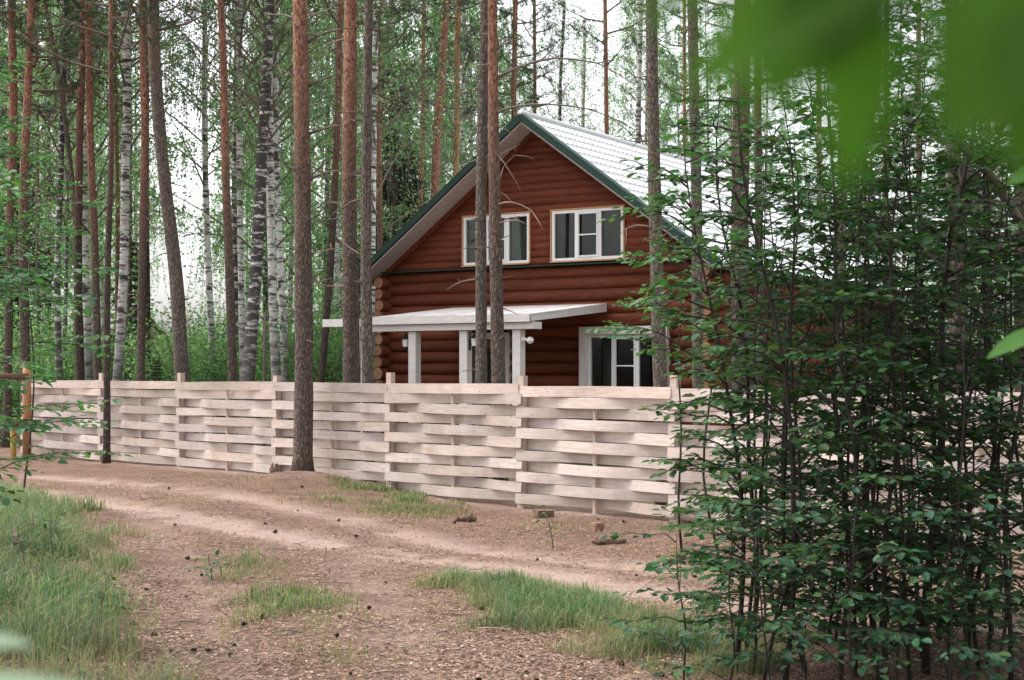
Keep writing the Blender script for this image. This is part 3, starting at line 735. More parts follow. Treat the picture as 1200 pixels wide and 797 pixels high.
def trunk_tree(name, cat, px, d, w0, w1, label, bark, crown, Ht, group, nbranch=0, blen=.8, seed=0, crown_scale=1.0, br_lo=2.2, br_hi=10.0, manual=(), snag=0):
    """px: image points (x, y) from low to high; w0 / w1 pixel widths at fence height and at the frame's top"""
    rr = random.Random(seed * 7 + 13)
    pts = [((x - CX) / F * d, EYE - (y - HZ) / F * d) for x, y in px]; pts.sort(key=lambda p: p[1])
    z0 = pts[0][1]; ztop = EYE + HZ / F * d
    path = smooth_path(pts, 0.0, Ht, .45); bx = path[0][0]; zb = H(bx, d) - .04
    root = empty(name, (bx, d, zb), label, cat, group)
    r_lo, r_hi = w0 * d / F / 2, w1 * d / F / 2; n_ = len(path); vv = []; rad = []
    for i, (x, z) in enumerate(path):
        yw = .05 * math.sin(z * .5 + seed); f = (z - 1.6) / (ztop - 1.6)
        r_ = r_lo + (r_hi - r_lo) * min(f, 1.15) if f > 0 else r_lo * (1 + .16 * -f)
        if f > 1.15: r_ = (r_lo + (r_hi - r_lo) * 1.15) * max(.1, (Ht - z) / max(.5, Ht - (1.6 + 1.15 * (ztop - 1.6))))
        if z < .5: r_ *= 1 + .35 * (1 - z / .5) ** 2
        vv.append(Vector((x - bx, yw, z - zb if i else -.12))); rad.append(max(.012, r_ * (1 + rr.uniform(-.035, .035))))
    MB().tube(vv, rad, 14 if d < 30 else 10, True, jit=.025, rng=rr).build("trunk", M[bark], root, True)
    at = lambda z: vv[max(0, min(n_ - 1, int(z / .45)))]
    for k in range(nbranch):
        z = br_lo + (min(br_hi, ztop + 1) - br_lo) * (k + rr.random()) / nbranch; rd = rad[min(n_ - 1, int(z / .45))]
        az = rr.choice([0, math.pi]) + rr.uniform(-.9, .9); ln = blen * rr.uniform(.35, 1.25) * (.45 if z < 3.2 else 1)
        dead_branch(rr, at(z) + Vector((math.cos(az), math.sin(az), 0)) * rd * .7, az, ln, rr.uniform(-.15, .45), max(.007, min(.02, .012 + .008 * ln)), root, M['twig_pale' if rr.random() < .22 else 'twig'], 2 if ln > .5 else 1)
    for k in range(snag):
        z = br_lo * .6 + rr.random() * 4.5; az = rr.uniform(0, 6.28); rd = rad[min(n_ - 1, int(z / .45))]
        dead_branch(rr, at(z) + Vector((math.cos(az), math.sin(az), 0)) * rd * .8, az, rr.uniform(.1, .28), rr.uniform(-.2, .3), .012, root, M['twig'], 0)
    for pl, r0, mt in manual:
        m_ = MB(); q = []
        for i, (x, y) in enumerate(pl): w_ = P(x, y, d - .25 * i * (1 if (i + seed) % 2 else .6)); q.append(w_ - root.location)
        full = [q[0]]
        for a_, b2 in zip(q[:-1], q[1:]): full += [a_.lerp(b2, .5) + Vector((0, 0, .015)), b2]
        k_ = len(full); m_.tube(full, [r0 * (1 - .75 * i / (k_ - 1)) for i in range(k_)], 5)
        for i in range(2, k_ - 1, 2):
            e = Vector((rr.uniform(-1, 1), rr.uniform(-.6, .6), rr.uniform(-.9, .6))).normalized() * rr.uniform(.08, .3)
            m_.tube([full[i], full[i] + e * .6, full[i] + e + Vector((0, 0, -.03))], [r0 * .4, r0 * .3, r0 * .12], 4)
        m_.build("dead_branch", M[mt], root, True)
    if crown:
        fm, lm = crown
        top = at(11.0)
        for nm, mm in (("limbs", lm), ("foliage", fm)):
            o = link(nm, mm, root, (top.x, top.y, 0)); o.rotation_euler = (0, 0, rr.uniform(0, 6.28)); o.scale = (crown_scale,) * 2 + (Ht / (18.0 if name == 'pine_tree' else 17.0),)
    return root

GP, GB = "pine trees around the log house", "birch trees behind the fence"
pn = lambda *a, **k: trunk_tree("pine_tree", "pine tree", *a, **k)
bi = lambda *a, **k: trunk_tree("birch_tree", "birch tree", *a, **k)
B_, D_, Y_, W_ = 'pine', 'pine_dark', 'pine_yellow', 'pine_grey'
# front pines
pn([(354, 556), (356, 440), (355, 300), (354, 150), (352, 0)], 21.9, 22, 17, "large pine standing on a sandy mound in front of the woven fence", B_, PINE[0], 18, GP, 10, .6, 1, br_lo=3.0, snag=5,
   manual=[([(358, 52), (372, 42), (392, 36), (412, 33)], .03, 'twig'), ([(360, 102), (378, 93), (400, 86)], .026, 'twig'), ([(360, 158), (382, 150), (402, 147)], .028, 'twig'), ([(361, 212), (380, 203), (400, 200)], .028, 'twig'),
           ([(352, 50), (350, 32), (341, 27), (332, 32)], .015, 'twig_pale'), ([(352, 205), (340, 197), (328, 195)], .018, 'twig'), ([(352, 102), (340, 82), (326, 78), (300, 84)], .016, 'twig')])
pn([(124, 545), (125, 440), (126, 330), (130, 220), (132, 180), (130, 60), (130, 0)], 25.9, 8, 5, "thin dark pine with a crooked stem in front of the left fence panels", D_, PINE[2], 15, GP, 7, .5, 2)
# beside the house
pn([(412, 443), (411, 300), (409, 240), (410, 100), (411, 0)], 23.2, 20, 15, "thick orange pine trunk in front of the small white frame left of the porch", B_, PINE[1], 19, GP, 9, .7, 3, br_lo=3.4, snag=4)
pn([(431, 445), (429, 330), (429, 220), (430, 100), (432, 0)], 22.5, 14, 10, "narrower pine just right of the thick orange one at the porch's left end", W_, PINE[0], 17, GP, 9, .6, 4, snag=5)
pn([(564, 447), (564, 350), (563, 240), (566, 120), (569, 0)], 21.3, 14, 12, "left one of the two close pines crossing the house front", W_, PINE[1], 18, GP, 8, .5, 5, snag=5)
pn([(584, 447), (582, 350), (580, 250), (578, 120), (577, 0)], 21.0, 17, 11, "right one of the two close pines crossing the house front, redder bark", B_, PINE[0], 18.5, GP, 5, .5, 6, snag=4,
   manual=[([(582, 240), (600, 237), (622, 246), (636, 268)], .016, 'twig_pale'), ([(582, 220), (590, 196), (604, 182), (626, 186)], .012, 'twig'), ([(583, 262), (606, 258), (620, 266)], .012, 'twig_pale'), ([(583, 283), (598, 276)], .014, 'twig'),
           ([(581, 133), (600, 126), (640, 122), (690, 128), (735, 146)], .024, 'twig'), ([(581, 92), (610, 78), (650, 68), (700, 74), (745, 100)], .024, 'twig'), ([(581, 58), (600, 48), (630, 40)], .016, 'twig'), ([(582, 180), (600, 205), (612, 228)], .012, 'twig')])
pn([(774, 440), (771, 350), (768, 250), (765, 130), (764, 60), (763, 0)], 19.6, 17, 13, "grey brown pine standing before the lower right house window", W_, PINE[2], 17, GP, 8, .55, 7, snag=5,
   manual=[([(766, 268), (748, 264), (734, 268), (725, 278)], .014, 'twig_pale'), ([(764, 38), (745, 36), (715, 38)], .012, 'twig'), ([(766, 98), (745, 90), (720, 74)], .012, 'twig')])
pn([(818, 425), (816, 220), (813, 120), (811, 0)], 20.6, 13, 12, "pine at the right house corner among hanging leaves", W_, PINE[0], 17, GP, 7, .6, 8)
pn([(868, 460), (866, 250), (868, 150), (870, 0)], 18.8, 22, 19, "thickest pine behind the left part of the sapling thicket", D_, PINE[1], 18, GP, 8, .6, 9)
pn([(890, 455), (889, 270), (888, 0)], 23, 10, 8, "slim pine close behind the thickest one in the thicket", D_, PINE[2], 16, GP, 5, .5, 10)
pn([(1122, 460), (1120, 300), (1118, 0)], 17.2, 18, 15, "dark pine hidden deep behind the right half of the thicket", D_, PINE[0], 17, GP, 8, .7, 11)
pn([(1196, 460), (1197, 250), (1196, 0)], 21, 14, 12, "pine trunk at the right border of the picture", D_, PINE[1], 18, GP, 6, .7, 12)
# left group
pn([(8, 445), (10, 330), (12, 230), (17, 120), (14, 0)], 31, 10, 9, "orange pine at the far left edge above the brown rail", B_, PINE[0], 17, GP, 6, .8, 13)
pn([(29, 445), (28, 370), (27, 240), (30, 180), (33, 120), (36, 27), (37, 0)], 30, 12, 8, "pine directly behind the orange rail post", B_, PINE[2], 16, GP, 6, .7, 14)
pn([(91, 445), (89, 240), (80, 170), (72, 110), (66, 75), (60, 40), (50, 0)], 33, 6, 5, "thin pine leaning far left across the left trunks", W_, PINE[2], 15, GP, 6, .7, 15)
pn([(95, 445), (92, 330), (92, 220), (93, 140), (95, 80), (98, 0)], 32, 10, 8, "reddish pine left of the whitish birch behind the first fence panel", D_, PINE[1], 17, GP, 6, .8, 16)
pn([(115, 443), (112, 310), (107, 220), (104, 140), (104, 80), (103, 0)], 31, 9, 8, "reddish pine right of the whitish birch behind the first fence panel", B_, PINE[0], 17, GP, 6, .8, 17)
pn([(138, 444), (137, 325), (137, 250), (136, 130), (135, 0)], 36, 6, 5, "slender ochre pine behind the thin crooked one", Y_, PINE[2], 17, GP, 4, .6, 18)
pn([(164, 443), (165, 370), (167, 280), (168, 220), (171, 170), (169, 110), (167, 0)], 30, 10, 8, "straight reddish pine left of the thick leaning trunk", B_, PINE[1], 17, GP, 7, .6, 19)
pn([(173, 443), (172, 290), (172, 110), (173, 0)], 36, 7, 6, "dark slim pine touching the straight reddish one", D_, PINE[0], 17, GP, 8, .8, 20)
pn([(213, 443), (211, 400), (208, 330), (202, 280), (196, 235), (190, 180), (186, 130), (181, 80), (179, 0)], 27.5, 17, 13, "thick grey trunk leaning left against the white sky gap", W_, PINE[2], 17, GP, 7, .7, 21, snag=4)
pn([(273, 443), (270, 330), (265, 220), (263, 150), (262, 80), (258, 0)], 29, 11, 8, "straight pink barked pine right of the white sky gap", B_, PINE[1], 17, GP, 6, .8, 22, snag=3)
pn([(377, 443), (383, 370), (388, 300), (392, 220), (395, 145), (399, 0)], 30, 9, 7, "dark pine leaning right between the mound pine and thick orange pine", D_, PINE[0], 16, GP, 9, .7, 23)
pn([(445, 330), (445, 240), (444, 150), (444, 0)], 37, 7, 6, "slim pink pine just left of the roof's lower end", B_, PINE[2], 17, GP, 5, .7, 24)
pn([(491, 400), (493, 230), (496, 130), (496, 60), (497, 0)], 44, 6, 5, "thin pale pine behind the left roof slope", Y_, PINE[0], 18, GP, 8, 1.1, 25)
pn([(508, 400), (510, 220), (512, 150), (517, 110), (519, 60), (523, 0)], 39, 12, 9, "stout pine leaning right behind the left roof slope", B_, PINE[1], 18, GP, 8, 1.0, 26, br_lo=6)
pn([(532, 400), (534, 200), (536, 150), (535, 80), (537, 0)], 41, 8, 7, "yellow barked pine behind the middle of the left roof slope", Y_, PINE[2], 18, GP, 6, .8, 27, br_lo=6)
pn([(601, 400), (602, 130), (604, 0)], 46, 7, 6, "pine rising just behind the roof peak", B_, PINE[0], 18, GP, 7, 1.0, 28, br_lo=8)
pn([(627, 400), (627, 130), (626, 0)], 52, 5, 4, "very thin pine right of the roof peak", W_, PINE[2], 19, GP, 5, .9, 29, br_lo=9)
pn([(713, 400), (711, 160), (710, 80), (709, 0)], 50, 6, 5, "lone pink pine above the pale roof ridge", B_, PINE[1], 20, GP, 6, 1.0, 30, br_lo=9)
pn([(803, 400), (802, 150), (802, 0)], 54, 5, 4, "far slim pine left of the hanging green leaves", Y_, PINE[0], 20, GP, 4, .9, 31, br_lo=9)
for k, (x, d_, w_) in enumerate(((46, 40, 5), (152, 42, 5), (-30, 34, 9), (-75, 30, 10), (960, 50, 7), (1035, 48, 8), (1080, 52, 7), (1230, 30, 11), (985, 24, 12), (1160, 40, 9), (1290, 26, 12))):
    pn([(x, 445), (x + (k % 3 - 1) * 3, 200), (x + (k % 3 - 1) * 4, 0)], d_, w_, w_ * .8,
       ["dark slim pine in the gap left of the leaning thin pine", "dark pine with bare twigs left of the far cabin", "pine past the left picture edge", "stout pine past the left picture edge",
        "far pine behind the thicket, above the roof's end", "far pine seen through the thicket's middle top", "far pine under the broken leaning bough", "pine past the right picture edge",
        "pine trunk hidden by the middle of the thicket", "far pine near the right picture edge", "stout pine past the right picture edge"][k], D_ if k % 2 else W_, PINE[k % 3], 17, GP, 6, .7, 60 + k)
# birches with their own trunks
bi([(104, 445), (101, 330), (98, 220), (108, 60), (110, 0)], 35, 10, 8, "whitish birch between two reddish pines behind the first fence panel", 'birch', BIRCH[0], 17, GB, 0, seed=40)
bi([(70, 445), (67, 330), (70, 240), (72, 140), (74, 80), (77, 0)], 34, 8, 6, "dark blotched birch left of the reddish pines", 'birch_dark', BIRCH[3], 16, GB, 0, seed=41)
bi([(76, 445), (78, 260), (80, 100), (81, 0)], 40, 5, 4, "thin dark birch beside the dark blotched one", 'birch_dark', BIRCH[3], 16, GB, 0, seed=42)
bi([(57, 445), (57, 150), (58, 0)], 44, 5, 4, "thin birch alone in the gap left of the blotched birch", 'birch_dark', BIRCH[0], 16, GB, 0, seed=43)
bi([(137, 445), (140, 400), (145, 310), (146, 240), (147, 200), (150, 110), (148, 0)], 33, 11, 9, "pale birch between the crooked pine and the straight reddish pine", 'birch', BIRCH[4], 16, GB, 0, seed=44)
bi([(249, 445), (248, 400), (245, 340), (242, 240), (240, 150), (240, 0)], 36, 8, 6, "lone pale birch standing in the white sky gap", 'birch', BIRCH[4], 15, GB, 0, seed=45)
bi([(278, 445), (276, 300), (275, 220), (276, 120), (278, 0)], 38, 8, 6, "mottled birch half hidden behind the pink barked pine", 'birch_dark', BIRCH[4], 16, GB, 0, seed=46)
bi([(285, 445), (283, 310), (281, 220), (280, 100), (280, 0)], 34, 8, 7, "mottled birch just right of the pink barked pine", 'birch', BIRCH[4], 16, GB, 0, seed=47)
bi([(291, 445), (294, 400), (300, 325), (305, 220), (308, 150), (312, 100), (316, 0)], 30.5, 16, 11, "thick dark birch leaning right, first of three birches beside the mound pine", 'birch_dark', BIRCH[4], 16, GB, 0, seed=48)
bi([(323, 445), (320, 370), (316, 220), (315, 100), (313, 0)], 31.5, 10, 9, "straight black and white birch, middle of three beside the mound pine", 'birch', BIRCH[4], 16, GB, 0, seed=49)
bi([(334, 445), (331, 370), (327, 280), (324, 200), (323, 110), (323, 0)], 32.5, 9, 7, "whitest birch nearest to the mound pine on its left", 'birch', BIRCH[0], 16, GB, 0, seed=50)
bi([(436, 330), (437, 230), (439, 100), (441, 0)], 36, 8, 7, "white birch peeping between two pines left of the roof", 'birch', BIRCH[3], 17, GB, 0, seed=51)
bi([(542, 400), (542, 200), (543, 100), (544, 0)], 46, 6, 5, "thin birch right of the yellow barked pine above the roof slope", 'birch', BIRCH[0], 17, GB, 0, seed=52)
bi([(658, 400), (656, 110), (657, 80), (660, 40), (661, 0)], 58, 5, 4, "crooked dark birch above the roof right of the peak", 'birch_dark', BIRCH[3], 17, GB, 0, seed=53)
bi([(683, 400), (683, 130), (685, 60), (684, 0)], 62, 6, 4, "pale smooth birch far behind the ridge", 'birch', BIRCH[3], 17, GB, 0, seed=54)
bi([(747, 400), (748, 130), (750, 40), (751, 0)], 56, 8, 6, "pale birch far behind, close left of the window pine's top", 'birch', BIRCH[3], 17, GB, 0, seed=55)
# bare pole
pl = empty("bare_pole", (P(309, 440, 31).x, 31, 0), "thin greenish bare pole beside the three birches", "pole")
MB().tube([(0, 0, -.1), (.02, 0, 1.6), (.03, 0, 3.05)], [.04, .036, .03], 8).tube([(.02, 0, 1.7), (.12, .02, 1.95)], [.012, .006], 5).build("shaft", M['twig'], pl, True)

# ------------------------------------------------------------------ background birches, spruces, bushes (each its own copy)
rb = random.Random(77)
def bg_tree(i, px, d, crown, bark, Ht, sc_, label, name="birch_tree", cat="birch tree", group="background birches"):
    x = (px - CX) / F * d; o = empty(name, (x, d, H(x, d) - .05), label, cat, group, rz=rb.uniform(0, 6.28)); o.scale = (sc_,) * 3
    return o
def proto_trunk(seed, Ht, r0):
    rr = random.Random(seed); pts = []; ax, ay = rr.uniform(-.25, .25), rr.uniform(-.25, .25)
    for i in range(16):
        t = i / 15; pts.append((ax * math.sin(t * 3) , ay * math.sin(t * 2.4), Ht * t - .1))
    return MB().tube(pts, [r0 * (1 - .85 * i / 15) * (1.25 if i == 0 else 1) for i in range(16)], 9).mesh("trunk", M['birch' if seed % 2 else 'birch_dark'], True)
TR = [proto_trunk(s, 17, .13) for s in (1, 2, 3, 4)]
protos = []
for k in range(4):
    o = empty("birch_tree", (0, 0, 0), "x", "birch tree", "background birches")
    link("trunk", TR[k], o); link("limbs", BIRCH[k][1], o); link("foliage", BIRCH[k][0], o); protos.append(o)
spots = [(-150, 44, 0), (-90, 52, 1), (-40, 46, 0), (5, 50, 1), (45, 56, 0), (85, 48, 1), (125, 54, 0), (158, 60, 2), (312, 44, 1), (335, 50, 0), (352, 42, 1), (378, 47, 1), (402, 40, 0), (425, 52, 1),
         (456, 46, 0), (474, 55, 1), (500, 50, 1), (520, 58, 0), (548, 52, 2), (575, 60, 1), (598, 56, 2), (640, 66, 3), (668, 72, 3), (700, 70, 3), (728, 66, 3), (760, 62, 2), (790, 58, 0), (822, 60, 1), (860, 55, 2), (905, 58, 0),
         (950, 62, 3), (1000, 56, 2), (1060, 60, 3), (1110, 54, 2), (1165, 50, 0), (1215, 56, 1), (1270, 50, 0), (1340, 46, 1), (292, 62, 2), (320, 66, 0), (440, 66, 1), (-10, 64, 0), (60, 68, 1), (110, 66, 2), ]
used = set()
def zone(px):
    if px < 0: return "leafy birch past the left edge of the picture"
    if px < 170: return "far green birch among the trunks behind the left fence panels"
    if px < 300: return "far pale birch near the white sky gap"
    if px < 400: return "far weeping birch behind the mound pine and three birches"
    if px < 480: return "far weeping birch between the mound pine and the roof's lower end"
    if px < 620: return "far weeping birch whose foliage fills the space above the left roof slope"
    if px < 760: return "thin far birch with sky showing through above the pale roof"
    if px < 950: return "far birch behind the house, above the roof's right end"
    return "far birch seen only through the sapling thicket"
for i, (px, d, k) in enumerate(spots):
    o = protos[k] if k not in used else copy_tree(protos[k]); used.add(k)
    x = (px - CX) / F * d; o.location = (x, d, H(x, d) - .05); o.rotation_euler = (0, 0, rb.uniform(0, 6.28)); s = rb.uniform(.85, 1.12) * (.72 if k == 3 else 1); o.scale = (s, s, s * rb.uniform(.95, 1.08))
    o['label'] = zone(px)
sp_t = [MB().tube([(0, 0, -.1), (0, 0, 6), (0, 0, h_ - .1)], [.13, .08, .015], 9).mesh("trunk", M['pine_dark'], True) for h_ in (12.0, 9.0)]
for i, (px, d, k, s, lb) in enumerate(((462, 42, 0, .92, "dark spruce left of the roof behind the pines"), (484, 47, 0, .8, "second dark spruce, lower, close to the left roof slope"), (183, 34, 1, .24, "tiny spruce at the fence behind the straight reddish pine"),
                                       (436, 38, 1, .7, "dark spruce behind the narrow pine at the porch"), (152, 46, 1, .7, "dark bare-twigged spruce before the far cabin"), (20, 44, 0, .9, "dark spruce at the left picture edge"), (1010, 40, 0, .8, "dark spruce behind the thicket's middle"), (1130, 36, 0, .9, "dark spruce behind the thicket's right side"))):
    x = (px - CX) / F * d; o = empty("spruce_tree", (x, d, H(x, d) - .05), lb, "spruce", "dark spruces", rz=i * 1.3); o.scale = (s,) * 3
    link("trunk", sp_t[k], o); link("limbs", SPRUCE[k][1], o); link("foliage", SPRUCE[k][0], o)
bs = []
for k in range(3):
    o = empty("bush", (0, 0, 0), "x", "bush", "bushes behind the fence"); link("stems", BUSH[k][1], o); link("foliage", BUSH[k][0], o); bs.append(o)
bspots = [(-60, 33, 2), (-20, 36, 1), (10, 38, 0), (40, 35, 1), (62, 40, 2), (80, 44, 0), (108, 42, 1), (128, 46, 2), (155, 44, 1), (192, 38, 0), (222, 35, 2), (236, 40, 0), (255, 37, 0), (262, 44, 2), (290, 42, 1), (312, 39, 0), (340, 38, 1), (362, 36, 2), (372, 33, 1), (384, 30, 1), (396, 34, 0), (402, 40, 2), (420, 37, 0),
          (345, 46, 2), (275, 48, 2), (210, 48, 1), (30, 46, 2), (0, 48, 2)]
ub = set()
def bzone(px):
    if px < 0: return "leafy bush past the left picture edge"
    if px < 140: return "dim green bush between the trunks behind the left fence panels"
    if px < 200: return "green bush in front of the far cabin"
    if px < 270: return "light green bush right of the thick leaning trunk"
    if px < 350: return "green bush at the feet of the three birches"
    return "bright green bush behind the fence beside the thick orange pine"
for i, (px, d, k) in enumerate(bspots):
    o = bs[k] if k not in ub else copy_tree(bs[k]); ub.add(k); x = (px - CX) / F * d
    o.location = (x, d, H(x, d) - .03); o.rotation_euler = (0, 0, rb.uniform(0, 6.28)); s = rb.uniform(.85, 1.3); o.scale = (s, s, s * rb.uniform(.9, 1.3)); o['label'] = bzone(px)

# distant mass of forest
rg = np.random.default_rng(5)
n = 60000; px = rg.uniform(-700, 1900, n); d = rg.uniform(76, 120, n)
lim = np.interp(px, [-700, 120, 165, 190, 240, 280, 340, 600, 640, 760, 800, 1000, 1030, 1100, 1150, 1900], [15, 14, 7, 3.4, 3.4, 6, 14, 14, 9, 9, 13, 13, 11, 11, 14, 15])
xw = (px - CX) / F * d; lim = lim * (.6 + .8 * vnoise(xw, d, 5.0, 21)); z = rg.random(n) ** .8 * lim
keep = vnoise(xw, z * 1.3 + d, 1.6, 22) > .36 * (z / lim) ** .5
xw, d, z = xw[keep], d[keep], z[keep]; n = len(z); Lf = rg.uniform(.22, .42, n)
fm = leaves("forest_edge", np.stack([xw, d, z], 1), rg.normal(0, 1, (n, 3)), rg.normal(0, 1, (n, 3)), Lf, Lf * .8, tints(n, (.14, .21, .12), .35, rg), M['far_leaf'], False)
tag(link("forest_edge", fm), "light green mass of distant forest beyond the trunks", "forest", kind="stuff")

# far cabin
cb = empty("far_cabin", (P(163, 440, 56).x, 56, 0), "pale pink cabin far behind the trunks left of the leaning tree", "cabin", rz=.35)
MB().box(-1.3, 1.3, 0, 4, -.1, 2.7).add([(-1.3, -.001, 2.7), (1.3, -.001, 2.7), (0, -.001, 4.1)], [(0, 1, 2)]).build("wall", M['pinkwall'], cb)
MB().hexa([(-1.6, -.4, 2.35), (0, -.4, 4.15), (0, 4.3, 4.15), (-1.6, 4.3, 2.35)], [(-1.6, -.4, 2.5), (0, -.4, 4.32), (0, 4.3, 4.32), (-1.6, 4.3, 2.5)]).hexa([(0.002, -.4, 4.15), (1.6, -.4, 2.35), (1.6, 4.3, 2.35), (.002, 4.3, 4.15)], [(.002, -.4, 4.32), (1.6, -.4, 2.5), (1.6, 4.3, 2.5), (.002, 4.3, 4.32)]).build("roof", M['cabinroof'], cb)
wn = MB().box(-.4, .4, -.04, .01, 1.1, 2.0).build("window", M['pvc'], cb); MB().box(-.32, .32, -.06, -.041, 1.18, 1.92).build("pane", M['dark'], wn)

# brown railing at the left
q = P(10, 445, 27.5)
rl = empty("wooden_railing", (q.x, q.y, 0), "brown log railing with orange post left of the fence's end", "railing")
MB().tube([(-2.2, .3, 1.64), (.36, 0, 1.66)], [.075, .07], 12).build("rail", M['rail'], rl, True)
MB().tube([(-2.2, .3, .72), (.36, 0, .74)], [.06, .055], 12).build("rail", M['rail'], rl, True)
MB().tube([(.3, .16, -.2), (.3, .16, 1.95)], [.085, .08], 12).build("post", M['orange'], rl, True)
MB().tube([(.02, .2, -.2), (.02, .2, .85)], [.06, .055], 12).build("short_post", M['yellow'], rl, True)

# ------------------------------------------------------------------ saplings
def sapling(name, cat, loc, h, rr, label, group, lean=(0, 0), nb=24, blen=.9, leafL=.065, col=(.04, .085, .035), mat='leaf', zlo=.25, r0=.018, twigs=4, bias=None, spacing=.042):
    root = empty(name, loc, label, cat, group); st = MB(); br = MB(); Pn = []; D = []; Nn = []
    n_ = 12; wob = [rr.uniform(-.035, .035) for _ in range(2)]; w2 = [rr.uniform(-.012, .012) for _ in range(2)]; ph2 = rr.uniform(0, 6)
    S = [Vector((lean[0] * t * h + wob[0] * h * math.sin(t * 5) + w2[0] * h * (math.sin(t * 13 + ph2) - math.sin(ph2)), lean[1] * t * h + wob[1] * h * math.sin(t * 4.2) + w2[1] * h * (math.sin(t * 11 + ph2) - math.sin(ph2)), h * t - (.1 if t == 0 else 0))) for t in [i / n_ for i in range(n_ + 1)]]
    st.tube(S, [r0 * (1 - .8 * i / n_) for i in range(n_ + 1)], 7)
    def leafy(pts, ln):
        tot = max(2, int(ln / spacing)); k_ = len(pts) - 1; sgn = 1
        for i in range(tot):
            t = .12 + .88 * (i + 1) / tot; j = min(k_ - 1, int(t * k_)); p = pts[j].lerp(pts[j + 1], t * k_ - j); d = (pts[j + 1] - pts[j]).normalized()
            side = d.cross(Vector((0, 0, 1))); side = side.normalized() if side.length > .05 else Vector((1, 0, 0)); sgn = -sgn
            e = d * rr.uniform(.5, .9) + side * sgn * rr.uniform(.5, 1.0) + Vector((0, 0, rr.uniform(-.55, .2)))
            if i == tot - 1: e = d
            Pn.append(p + e.normalized() * .012); D.append(e); Nn.append(Vector((rr.gauss(0, .33), rr.gauss(0, .33), 1)))
    ga = rr.uniform(0, 6.28)
    for i in range(nb):
        f = (i + rr.random()) / nb; z = zlo + (h - zlo) * f * .98; t = z / h; j = min(n_ - 1, int(t * n_)); bp = S[j].lerp(S[j + 1], t * n_ - j); ga += 2.4 + rr.uniform(-.4, .4)
        az = ga
        if bias is not None and rr.random() < .5: az = bias + rr.uniform(-.7, .7)
        ln = blen * rr.uniform(.55, 1.2) * (1 - .5 * f); el = rr.uniform(.25, 1.3); o = Vector((math.cos(az), math.sin(az), 0))
        pts = [bp + o * ln * u + Vector((0, 0, ln * (el * u - .5 * el * u * u * 1.2 - .08 * u * u))) + Vector((rr.uniform(-1, 1), rr.uniform(-1, 1), rr.uniform(-1, 1))) * .02 for u in (0, .25, .5, .75, 1.0)]; pts[0] = bp
        br.tube(pts, [r0 * .42, r0 * .34, r0 * .26, r0 * .18, r0 * .09], 4, False); leafy(pts[1:], ln * .8)
        for k in range(twigs):
            u = rr.uniform(.25, .9); jj = min(3, int(u * 4)); tp = pts[jj].lerp(pts[jj + 1], u * 4 - jj); a2 = az + rr.choice((-1, 1)) * rr.uniform(.5, 1.1); l2 = ln * rr.uniform(.25, .5)
            e = Vector((math.cos(a2), math.sin(a2), rr.uniform(-.1, .3))); tw = [tp, tp + e * l2 * .5, tp + e * l2 + Vector((0, 0, -.1 * l2))]
            br.tube(tw, [r0 * .2, r0 * .14, r0 * .07], 3, False); leafy(tw, l2)
    st.build("stem", M['stem'], root, True); br.build("twigs", M['stem'], root)
    n = len(Pn); rg_ = np.random.default_rng(rr.randint(0, 10 ** 6)); L = leafL * rg_.uniform(.5, 1.35, n)
    link("foliage", leaves("foliage", Pn, D, Nn, L, L * rg_.uniform(.6, .82, n), tints(n, col, .5, rg_, .35), M[mat]), root)
    return root
rs = random.Random(42)
# (image x, depth, height, lean, branch length)
TH = [(862, 8.6, 3.3, -.02, .95), (872, 8.9, 2.7, .03, .8), (916, 8.0, 3.6, -.01, .9), (930, 9.3, 3.9, .02, .9), (948, 8.5, 3.2, -.03, .8), (968, 9.6, 4.3, .02, .9), (985, 7.8, 3.4, .0, .8), (1004, 8.3, 4.0, -.02, .9),
      (1016, 9.1, 4.4, .01, .9), (1030, 7.9, 3.3, .02, .8), (1042, 8.8, 4.2, -.02, .85), (1058, 9.7, 4.4, .02, .9), (1068, 8.1, 3.5, -.04, .8), (1086, 8.4, 4.4, .03, .95), (1100, 9.4, 4.1, -.02, .85), (1112, 8.0, 3.3, .05, .8),
      (1128, 9.0, 3.9, .02, .9), (1150, 8.5, 3.4, -.02, .85), (1164, 9.6, 3.9, .01, .9), (1185, 8.2, 3.2, .03, .8), (1205, 9.0, 3.6, -.03, .9), (1240, 8.6, 3.5, -.02, .9), (905, 9.9, 3.6, .02, .9), (880, 9.5, 3.7, -.03, .85), (1010, 10.2, 4.4, .0, .9), (1075, 10.3, 4.4, .01, .9), (1140, 10.2, 3.9, 0, .9)]
for i, (px, d, h, ln_, bl) in enumerate(TH):
    x = (px - CX) / F * d
    main = px == 1086
    lb = ("thickest dark stemmed sapling rising through the middle of the thicket" if main else
          "leftmost leafy sapling of the thicket reaching its twigs across the fence" if i == 0 else
          "low sapling beside the thicket's leftmost stem" if i == 1 else
          "slender leafy sapling on the left side of the dense thicket" if px < 960 else
          "slender leafy sapling in the dark dense middle of the thicket" if px < 1100 else
          "slender leafy sapling on the right side of the thicket by the picture edge")
    g = rs.uniform(.8, 1.25)
    sapling("leafy_sapling", "sapling", (x, d, H(x, d) - .02), h, rs, lb, "saplings of the thicket", (ln_ * 2.0 + rs.uniform(-.03, .03), rs.uniform(-.06, .06)), int((9.5 if px < 1100 else 6.5) * h), bl * rs.uniform(.55, 1.0), .06 * rs.uniform(.88, 1.15),
            (.04 * g, .088 * g, .032 * g) if px < 910 else (.034 * g, .073 * g, .027 * g), twigs=5, zlo=.2 if px > 900 else .35, r0=.03 if main else rs.uniform(.012, .02), bias=math.pi if i in (0, 1, 2) else None)  # thicket shade put into the leaf colour: darker green beyond its left edge
